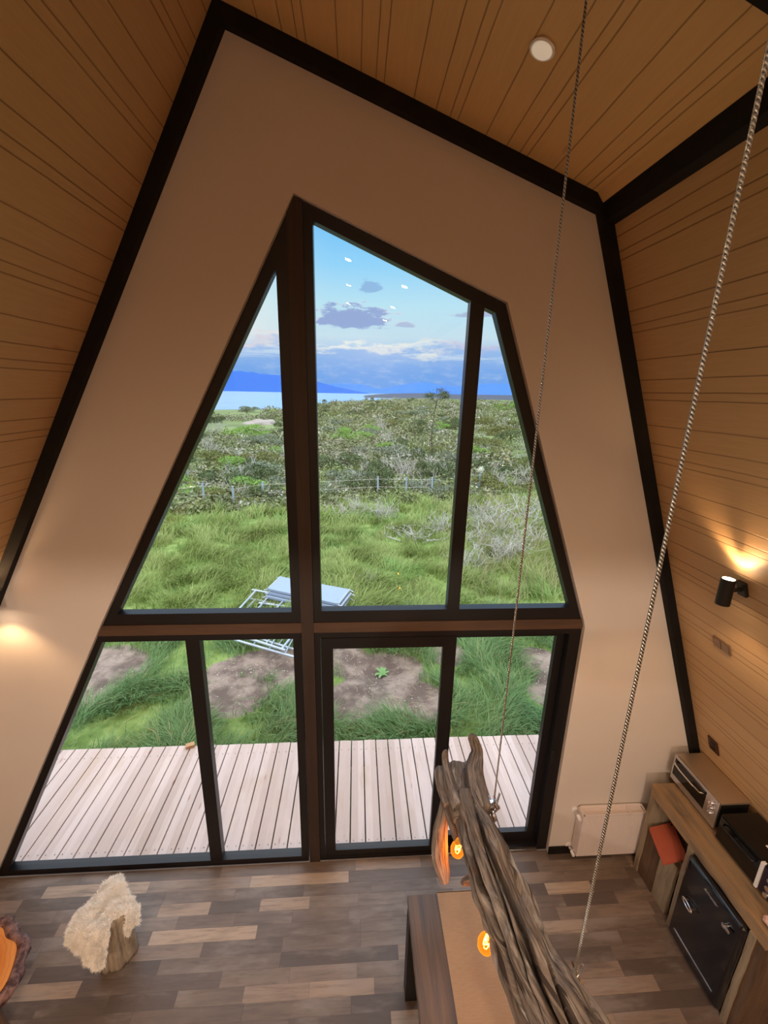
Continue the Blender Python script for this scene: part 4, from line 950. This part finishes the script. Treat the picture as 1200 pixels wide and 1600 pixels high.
# pebbles on the bare soil
b = B()
for _ in range(420):
    c = random.choice(DIRT); x = c[0]+random.gauss(0, c[2]*.6); y = c[1]+random.gauss(0, c[3]*.6)
    if y > 1.4: b.sphere((x, y, gz(x, y)+.003), random.uniform(.004, .014), (1, random.uniform(.6, 1), .6), 6)
b.build('pebbles', material('pale_pebbles', color=lin(186, 172, 160), rough=.9), smooth=True, kind='stuff', label='small pale pebbles scattered over the bare soil beyond the deck', cat='pebbles')
b = B()
for _ in range(70):
    c = random.choice(DIRT[:4]+DIRT[6:8]); x = c[0]+random.gauss(0, c[2]*.7); y = c[1]+random.gauss(0, c[3]*.7)
    if y < 1.45: continue
    a = random.uniform(0, 6.28); L = random.uniform(.05, .22); z = gz(x, y)
    b.tube([(x, y, z+.01), (x+math.cos(a)*L*.5, y+math.sin(a)*L*.5, z+.03), (x+math.cos(a+.4)*L, y+math.sin(a+.4)*L, z+.015)], [.003, .002, .001], n=5)
b.build('dry_twigs', material('straw_twigs', color=lin(186, 164, 130), rough=.9), kind='stuff', label='dry straw twigs lying on the bare soil', cat='twigs')
px_ = ground_point(270, 1135, -.4)
# a leafy weed in the hollow
def weed(px, py, s, label):
    p = ground_point(px, py, -.46); b = B()
    z = gz(p.x, p.y)
    for k in range(16):
        a = random.uniform(0, 6.28); L = s*random.uniform(.5, 1); w_ = L*.16; d_ = Vector((math.cos(a), math.sin(a), 0)); q = Vector((-d_.y, d_.x, 0)); o_ = Vector((p.x, p.y, z))
        v = [b.bm.verts.new(o_+d_*L*f_+q*w_*g_+Vector((0, 0, L*h_))) for f_, g_, h_ in ((0, .2, 0), (0, -.2, 0), (.35, -1, .45), (.35, 1, .45), (.75, -.7, .55), (.75, .7, .55), (1, 0, .4))]
        b.bm.faces.new((v[0], v[1], v[2], v[3])); b.bm.faces.new((v[3], v[2], v[4], v[5])); b.bm.faces.new((v[5], v[4], v[6]))
    return b.build('weed', material('weed_leaf', color=lin(112, 150, 84), rough=.6), smooth=True, label=label, cat='weed')
weed(598, 1050, .16, 'small leafy green weed in the dug hollow beyond the sliding door')
weed(615, 1024, .10, 'tiny green weed at the far rim of the dug hollow')

# scaffolding ------------------------------------------------------
M_GALV = material('galvanised_steel', rough=.4, metal=.35, build=lambda t, b_: t.put(b_.inputs['Base Color'], t.mix(t.noise(t.coord(), 9, 5), lin(158, 166, 176), lin(192, 198, 206))))
M_PLATE = material('galvanised_plank', rough=.5, metal=.25, build=lambda t, b_: t.put(b_.inputs['Base Color'], t.mix(t.m('MULTIPLY', t.step(t.noise(t.coord(), 4, 5), .6, .7), .5), lin(152, 164, 184), lin(136, 112, 96))))
def quad_frame(a, b_, c, d_, z, rungs, rr=.022, label=''):
    """scaffold frame lying flat: two long tubes a-b and d-c, cross tubes and rungs"""
    a, b_, c, d_ = [Vector((p.x, p.y, z)) for p in (a, b_, c, d_)]
    r = empty('scaffolding', (a+c)/2, label=label, cat='scaffolding', group='steel scaffold frames lying in the grass')
    for p, q in ((a, b_), (d_, c)):
        p2, q2 = p+(p-q)*.06, q+(q-p)*.06
        B().cyl(p2, q2, rr, n=12).build('tube', M_GALV, r, auto=40)
    for p, q in ((a, d_), (b_, c)): B().cyl(p, q, rr*.95, n=12).build('cross_tube', M_GALV, r, auto=40)
    for k in range(1, rungs+1):
        f_ = k/(rungs+1); B().cyl(a.lerp(b_, f_), d_.lerp(c, f_), rr*.6, n=8).build('rung', M_GALV, r)
    return r
gp = lambda x, y, z=-.22: ground_point(x, y, z)
q = [gp(402, 925), gp(515, 948), gp(455, 1000), gp(338, 985)]
zg = -.20
quad_frame(gp(400, 924), gp(500, 942), gp(440, 1016), gp(345, 985), zg, 3, label='grey ladder-like scaffold frame topmost of the pile, lying left of the steel planks')
quad_frame(gp(410, 940), gp(508, 952), gp(470, 1026), gp(372, 998), zg-.06, 3, label='grey scaffold frame lying just under the topmost frame, its lower tube nearest the deck')
quad_frame(gp(398, 930), gp(520, 955), gp(478, 1012), gp(355, 975), zg-.12, 2, label='grey scaffold frame lowest of the pile, flattened into the grass')
pa, pb, pc, pd = gp(438, 902, -.05), gp(546, 922, -.05), gp(528, 945, -.05), gp(418, 921, -.05)
for k in range(4):
    zt_ = -.05-.062*k; o3 = [Vector((p.x, p.y, 0)) for p in (pa, pb, pc, pd)]; ofs = Vector((.03*math.sin(k*2.2), .04*math.cos(k*1.7), 0))
    r = empty('scaffold_plank', (sum((v for v in o3), Vector())/4)+Vector((0, 0, zt_)), label='galvanised steel scaffold plank, %s of the pile in the grass' % ('topmost', 'second from the top', 'third from the top', 'lowest')[k], cat='scaffold plank', group='steel scaffold planks stacked in the grass')
    ex_ = (o3[1]-o3[0]); ey_ = (o3[3]-o3[0]); 
    b = B(); v0 = [b.bm.verts.new(p+ofs+Vector((0, 0, zt_))) for p in o3]; v1 = [b.bm.verts.new(p+ofs+Vector((0, 0, zt_-.045))) for p in o3]
    b.bm.faces.new(v0); b.bm.faces.new(v1[::-1])
    for i in range(4): b.bm.faces.new((v0[i], v0[(i+1) % 4], v1[(i+1) % 4], v1[i]))
    b.build('deck_plate', M_PLATE, r)
    for p, q_ in ((o3[0], o3[3]), (o3[1], o3[2])): B().cyl(p+ofs+Vector((0, 0, zt_-.01)), q_+ofs+Vector((0, 0, zt_-.01)), .024, n=10).build('end_bar', M_GALV, r)
    for i, p in enumerate(o3):
        s_ = -1 if i in (0, 3) else 1; e_ = ex_.normalized()*s_*.09
        B().cyl(p+ofs+Vector((0, 0, zt_-.02)), p+ofs+e_+Vector((0, 0, zt_-.045)), .013, n=8).build('hook', M_GALV, r)

# fence posts ------------------------------------------------------
M_POST = material('weathered_blue_grey_post', color=lin(146, 160, 172), rough=.8)
fence = [(268, 800, 'leftmost, seen in the left pane'), (320, 793, 'second from the left'), (366, 797, 'third from the left'), (412, 789, 'just left of the brown timber post'), (590, 779, 'first right of the brown timber post'), (634, 779, 'second right of the brown timber post'), (674, 778, 'third right of the brown timber post'), (710, 772, 'half hidden by the right mullion'), (748, 768, 'with a pale lichen tuft on its top')]
tops = []
for (px, py, w_) in fence:
    p = ground_point(px, py, -.6); z = gz(p.x, p.y); p.z = z
    b = B().box((p.x, p.y, z+.42), (.07, .07, .92), Matrix.Rotation(random.uniform(-.5, .5), 3, 'Z') @ Matrix.Rotation(random.uniform(-.04, .04), 3, 'X'), bevel=.008)
    o = b.build('fence_post', M_POST, label='grey wooden fence post in the grass, '+w_, cat='fence post', group='fence posts along the meadow'); tops.append(Vector((p.x, p.y, z)))
for hh, nm in ((.45, 'lower'), (.78, 'upper')):
    b = B()
    b.tube([t_+Vector((0, -.04, hh)) for t_ in tops]+[tops[-1]+Vector((3.2, .8, hh)), tops[-1]+Vector((7, 2, hh))], .004, n=5)
    b.build('fence_wire', M_STEEL, label='thin %s wire strung along the grey fence posts' % nm, cat='wire')
# pale lichen sitting on one post
b = B()
for k in range(60):
    a = Vector((random.gauss(0, 1), random.gauss(0, 1), random.gauss(.3, 1))).normalized(); o_ = tops[-1]+Vector((0, 0, .90)); b.tube([o_, o_+a*.08+Vector((0, 0, .03)), o_+a*.17*random.uniform(.6, 1.2)+Vector((.02, 0, .12))], [.014, .011, .004], n=5)
b.build('lichen_tuft', material('pale_lichen', color=lin(206, 206, 182), rough=.95), smooth=True, label='pale yellow-white lichen tuft sitting on the fence post in the right pane', cat='lichen')

# shrubs -----------------------------------------------------------
def leafmat(name, c1, c2, c3):
    def f(t, b_):
        a = t.new('ShaderNodeAttribute', attribute_name='tint').outputs['Fac']; oi = t.new('ShaderNodeObjectInfo').outputs['Random']
        c = t.mix(a, c1, c2); c = t.mix(t.m('MULTIPLY', oi, .6), c, c3); t.put(b_.inputs['Base Color'], c)
    return material(name, rough=.7, spec=.2, build=f)
M_L = [leafmat('olive_leaves', lin(86, 96, 54), lin(124, 132, 78), lin(122, 118, 66)), leafmat('deep_green_leaves', lin(66, 82, 50), lin(98, 114, 72), lin(88, 98, 62)), leafmat('grey_green_leaves', lin(92, 104, 78), lin(142, 152, 124), lin(118, 122, 104)), leafmat('fresh_green_leaves', lin(86, 122, 46), lin(150, 180, 88), lin(126, 164, 80))]
M_TWIG = material('lichen_grey_twigs', rough=.9, build=lambda t, b_: t.put(b_.inputs['Base Color'], t.mix(t.noise(t.coord(), 8, 4), lin(142, 134, 124), lin(208, 204, 192))))
def leaf_mesh(seed, n, size, lumps, sx=1.0, sz=.6, open_=0):
    g = np.random.default_rng(seed); C = g.normal(0, .42, (lumps, 3)); C[:, 2] = np.abs(C[:, 2])*.7; rad = g.uniform(.28, .5, lumps)
    k = g.integers(0, lumps, n); u = g.normal(0, 1, (n, 3)); u /= np.linalg.norm(u, axis=1)[:, None]; u[:, 2] = np.where(u[:, 2] < -.2, -u[:, 2], u[:, 2])
    P = C[k]+u*(rad[k]*g.uniform(.72, 1.06, n))[:, None]*np.array([1, 1, .85]); P[:, 0] *= sx; P[:, 1] *= sx; P[:, 2] = np.maximum(P[:, 2]*sz*1.5, -.05)
    nrm_ = u+g.normal(0, .7, (n, 3)); a = np.cross(nrm_, g.normal(0, 1, (n, 3))); a /= np.linalg.norm(a, axis=1)[:, None]; bb = np.cross(nrm_, a); bb /= np.linalg.norm(bb, axis=1)[:, None]
    s = (size*g.uniform(.5, 1.2, n))[:, None]
    V = np.stack([P-a*s, P-bb*s*.45, P+a*s, P+bb*s*.45], 1).reshape(-1, 3)
    return V, (np.arange(n)*4)[:, None]+np.array([[0, 1, 2, 3]]), np.repeat(g.random(n), 4)
def twig_bm(seed, n, h, r0, spread):
    random.seed(seed); b = B()
    def grow(p, d_, L, r_, lev):
        pts = [p]; q = p.copy(); dd = d_.copy()
        for i in range(3): dd = (dd+Vector((random.gauss(0, .28), random.gauss(0, .28), random.gauss(.05, .2)))).normalized(); q = q+dd*L/3; pts.append(q.copy())
        b.tube(pts, [r_, r_*.8, r_*.6, r_*.35], n=4)
        if lev > 0:
            for k in range(3):
                i = random.choice((1, 2, 3)); grow(pts[i], (dd+Vector((random.gauss(0, .7), random.gauss(0, .7), random.gauss(.2, .4)))).normalized(), L*.62, r_*.55, lev-1)
    for k in range(n): grow(Vector((random.gauss(0, .12), random.gauss(0, .12), 0)), Vector((random.gauss(0, spread), random.gauss(0, spread), 1)).normalized(), h*random.uniform(.5, .9), r0, 2)
    return b
protos = []
for i, (mi, sx, sz) in enumerate(((0, 1, .55), (1, 1, .6), (2, 1.05, .5), (3, 1.0, .42), (0, 1.2, .45), (1, .9, .75))):
    V, F_, tt = leaf_mesh(20+i, 5200, .045, 11, sx, sz); me = big_mesh('leaves_%d' % i, V, F_, None, tt); me.materials.append(M_L[mi])
    tb = twig_bm(50+i, 5, .75, .022, .7); tm = bpy.data.meshes.new('stems_%d' % i); tb.bm.to_mesh(tm); tb.bm.free(); tm.materials.append(M_TWIG)
    protos.append((me, tm))
bare = []
for i in range(3):
    tb = twig_bm(80+i, 16, .85, .020, .75); tm = bpy.data.meshes.new('bare_twigs_%d' % i); tb.bm.to_mesh(tm); tb.bm.free(); tm.materials.append(M_TWIG); bare.append(tm)
random.seed(12)
desc = ['olive', 'dark green', 'grey-green', 'fresh green', 'olive', 'dark green']
def shrub(x, y, s, kind, label, group, sz=1.0):
    z = gz(x, y)-.05
    if kind >= 10:
        o = bpy.data.objects.new('bare_shrub', bare[kind-10]); COL.objects.link(o)
    else:
        o = bpy.data.objects.new('shrub', protos[kind][0]); COL.objects.link(o)
    o.location = (x, y, z); o.rotation_euler = (0, 0, random.uniform(0, 6.28)); o.scale = (s, s, s*sz)
    if kind < 10 and math.hypot(x, y) < 30:
        st = bpy.data.objects.new('stems', protos[kind][1]); COL.objects.link(st); st.parent = o
    tag(o, label, 'shrub', group); return o
# scrub spread evenly in view out to the shore
cnt = 0; placed = []
tries = 0
while cnt < 250 and tries < 60000:
    tries += 1
    a = random.uniform(-34, 36); f_ = random.random(); rr = 16.2*(420/16.2)**(f_**1.15)
    x = math.sin(math.radians(a))*rr; y = math.cos(math.radians(a))*rr-2.6
    azd = math.degrees(math.atan2(x, y))
    if rr > edge_r(azd)*.97: continue
    if y < 14.8+.17*x: continue
    s = (.95+.010*min(rr, 150))*random.uniform(.75, 1.2)
    if a < -6 and 45 < rr and random.random() < .72: continue
    if any((x-p[0])**2+(y-p[1])**2 < (.9*(s+p[2])*.66)**2*(1 if rr < 40 else 1.3) for p in placed): continue
    placed.append((x, y, s)); cnt += 1
    r1 = random.random()
    right = a > 14
    if rr < 60 and r1 < .16: k = 10+random.randrange(3)
    elif right: k = random.choice((0, 0, 4, 3, 1))
    else: k = random.choice((0, 1, 2, 1, 2, 5, 4, 3))
    zone = 'far scrub' if rr > 60 else ('middle scrub' if rr > 30 else 'scrub by the fence')
    az_ = math.degrees(math.atan2(x, y+2.63)); pane = 'left of the timber post' if az_ < -4.5 else ('in the tall centre pane' if az_ < 14.5 else 'in the narrow right pane')
    zone += ' '+pane; nm = 'bare grey twiggy' if k >= 10 else desc[k]
    shrub(x, y, s, k, '%s shrub in the %s' % (nm, zone), '%s shrubs in the %s' % (nm, zone), 1.15 if k >= 10 else 1)
# low undergrowth between the shrubs, a continuous heath nobody could count
def undergrowth(name, n, lo, hi_, mat, label, per=60):
    g = np.random.default_rng(77+n); CX = []; 
    while len(CX) < n:
        a = g.uniform(-36, 38); f_ = g.random(); rr = lo*(hi_/lo)**f_; x = math.sin(math.radians(a))*rr; y = math.cos(math.radians(a))*rr-2.6
        if y < 13.4+.17*x or rr > edge_r(math.degrees(math.atan2(x, y)))*.99: continue
        nz = mnoise.noise(Vector((x*.11, y*.11, 5)))
        if nz < -.22 and g.random() < .8: continue
        if a < -6 and rr > 48 and mnoise.noise(Vector((x*.05, y*.05, 2))) < .25: continue
        sc = (.30+.010*min(rr, 160))*g.uniform(.6, 1.4); CX.append((x, y, gz(x, y), sc, g.random()))
    CX = np.array(CX); m_ = len(CX)*per; k = np.repeat(np.arange(len(CX)), per); u = g.normal(0, 1, (m_, 3)); u /= np.linalg.norm(u, axis=1)[:, None]; u[:, 2] = np.abs(u[:, 2])
    sc = CX[k, 3][:, None]; P = CX[k, :3]+u*sc*g.uniform(.6, 1.05, (m_, 1))*np.array([1.15, 1.15, .85])
    nn_ = u+g.normal(0, .6, (m_, 3)); a = np.cross(nn_, g.normal(0, 1, (m_, 3))); a /= np.linalg.norm(a, axis=1)[:, None]; c = np.cross(nn_, a); c /= np.linalg.norm(c, axis=1)[:, None]
    s_ = sc*.16*g.uniform(.5, 1.2, (m_, 1)); V = np.stack([P-a*s_, P-c*s_*.5, P+a*s_, P+c*s_*.5], 1).reshape(-1, 3)
    tint = np.repeat(np.clip(CX[k, 4]*.85+g.random(m_)*.15, 0, 1), 4)
    o = link(name, big_mesh(name, V, (np.arange(m_)*4)[:, None]+np.array([[0, 1, 2, 3]]), None, tint), mat); tag(o, label, 'undergrowth', None, 'stuff')
def heathf(t, b_):
    a = t.new('ShaderNodeAttribute', attribute_name='tint').outputs['Fac']; co = t.new('ShaderNodeNewGeometry').outputs['Position']
    c = t.ramp(a, [(0, lin(98, 104, 74)), (.35, lin(120, 126, 88)), (.6, lin(138, 140, 98)), (.75, lin(132, 126, 108)), (.9, lin(166, 162, 146)), (1, lin(196, 194, 182))])
    c = t.mix(t.m('MULTIPLY', t.step(t.noise(co, .09, 3), .5, .62), .6), c, lin(126, 140, 82)); t.put(b_.inputs['Base Color'], c)
undergrowth('heath_undergrowth', 5200, 15.5, 420, material('heath_leaves', rough=.8, spec=.15, build=heathf), 'low olive and grey heath growing between the shrubs out to the horizon')
# distinct low plants nearer the house
shrub(*ground_point(340, 782, -.6).xy, .9, 3, 'fresh green low bush at the fence left of the brown post', None, .75)
shrub(*ground_point(290, 775, -.6).xy, 1.0, 3, 'fresh green low bush seen in the upper left window by the leftmost posts', None, .75)
shrub(*ground_point(420, 778, -.6).xy, .9, 3, 'fresh green low bush hugging the left side of the brown post', None, .7)
shrub(*ground_point(825, 760, -.6).xy, 1.3, 0, 'olive bush at the right end of the fence in the narrow right pane', None)
shrub(*ground_point(790, 835, -.5).xy, 1.3, 10, 'pale lichen-covered twiggy bush in the middle of the narrow right pane', None, .8)
shrub(*ground_point(780, 880, -.5).xy, 1.0, 12, 'pale twiggy bush lowest in the narrow right pane', None, .8)
shrub(*ground_point(822, 815, -.5).xy, 1.4, 11, 'tangled grey bush against the right edge of the narrow right pane', None, .8)
shrub(*ground_point(750, 805, -.5).xy, 1.2, 11, 'grey twiggy bush just right of the right mullion', None, .7)
shrub(*ground_point(650, 845, -.5).xy, 1.1, 11, 'low pile of dead branches in the tall centre pane', None, .45)
shrub(*ground_point(577, 915, -.45).xy, .42, 12, 'small reddish dry twig plant right of the scaffold planks', None, .9)
shrub(*ground_point(530, 806, -.5).xy, 1.2, 10, 'grey twiggy bush in the grass right of the brown post', None, .6)
for (px, py, s_, k, lb) in ((740, 850, 1.1, 10, 'grey twig tangle against the right mullion, halfway down the narrow right pane'), (765, 825, 1.2, 11, 'pale lichen twig bush left of the tangled grey bush in the right pane'), (800, 870, 1.0, 12, 'grey dead-stem bush low in the narrow right pane, near the right frame'), (842, 850, 1.0, 10, 'grey twig bush touching the slanted right window frame'), (735, 890, .8, 11, 'small grey dead-stem bush low beside the right mullion'), (600, 815, 1.0, 12, 'grey twig bush below the first fence posts in the tall centre pane'), (690, 830, 1.0, 10, 'dead twig bush left of the right mullion in the tall centre pane'), (560, 800, .9, 11, 'low grey twig bush near the timber post in the tall centre pane')):
    shrub(*ground_point(px, py, -.5).xy, s_, k, lb, None, .85)
# solitary young tree
p = ground_point(683, 662, -.9); tx, ty = 5.2, 26.0
b = B(); z0 = gz(tx, ty)
random.seed(5)
def br(p, d_, L, r_, lev, ends):
    q = p+d_*L; m_ = p.lerp(q, .5)+Vector((random.gauss(0, .05), random.gauss(0, .05), 0))*L; b.tube([p, m_, q], [r_, r_*.85, r_*.65], n=6)
    if lev == 0: ends.append(q); return
    for k in range(3): br(p.lerp(q, random.uniform(.6, 1)), Vector((d_.x+random.gauss(0, .7), d_.y+random.gauss(0, .5), d_.z*.45+random.uniform(-.05, .3))).normalized(), L*.74, r_*.55, lev-1, ends)
ends = []
ztop = 4.0
br(Vector((tx, ty, z0-.1)), Vector((0, 0, 1)), ztop-z0-1.0, .032, 0, []); br(Vector((tx, ty, ztop-1.2)), Vector((.1, 0, 1)).normalized(), .55, .035, 3, ends)
tr_ = empty('young_tree', (tx, ty, z0), label='solitary young tree with sparse flat crown rising above the scrub horizon', cat='tree')
b.build('trunk', material('dark_bark', color=lin(70, 66, 56), rough=.9), tr_)
g = np.random.default_rng(3); E_ = np.array([e[:] for e in ends]); n = 1100; P = E_[g.integers(0, len(E_), n)]+g.normal(0, 1, (n, 3))*np.array([.15, .15, .07]); a = g.normal(0, 1, (n, 3)); a /= np.linalg.norm(a, axis=1)[:, None]; c = np.cross(a, g.normal(0, 1, (n, 3))); c /= np.linalg.norm(c, axis=1)[:, None]; s = .045
V = np.stack([P-a*s, P-c*s*.5, P+a*s, P+c*s*.5], 1).reshape(-1, 3)
lf = link('foliage', big_mesh('foliage', V, (np.arange(n)*4)[:, None]+np.array([[0, 1, 2, 3]]), None, np.repeat(g.random(n), 4)), M_L[1]); adopt(lf, tr_)
# grey gravel mound near the shore
b = B(); bmesh.ops.create_icosphere(b.bm, subdivisions=4, radius=1)
p = ground_point(408, 655, -.9)
for v in b.bm.verts: nz = 1+.25*mnoise.noise(v.co*2); v.co = Vector((v.co.x*4.2*nz, v.co.y*3*nz, max(v.co.z*1.5*nz, -.3)))
o = b.build('earth_mound', material('grey_earth', rough=1, build=lambda t, b_: t.put(b_.inputs['Base Color'], t.mix(t.noise(t.coord(), 1.5, 5), lin(140, 130, 122), lin(168, 156, 146)))), smooth=True, label='grey earth mound in the field near the lake shore', cat='mound'); o.location = (p.x*.85, (p.y+2.63)*.85-2.63, gz(p.x*.85, p.y*.85)-.3); o.scale = (.62, .62, .62)
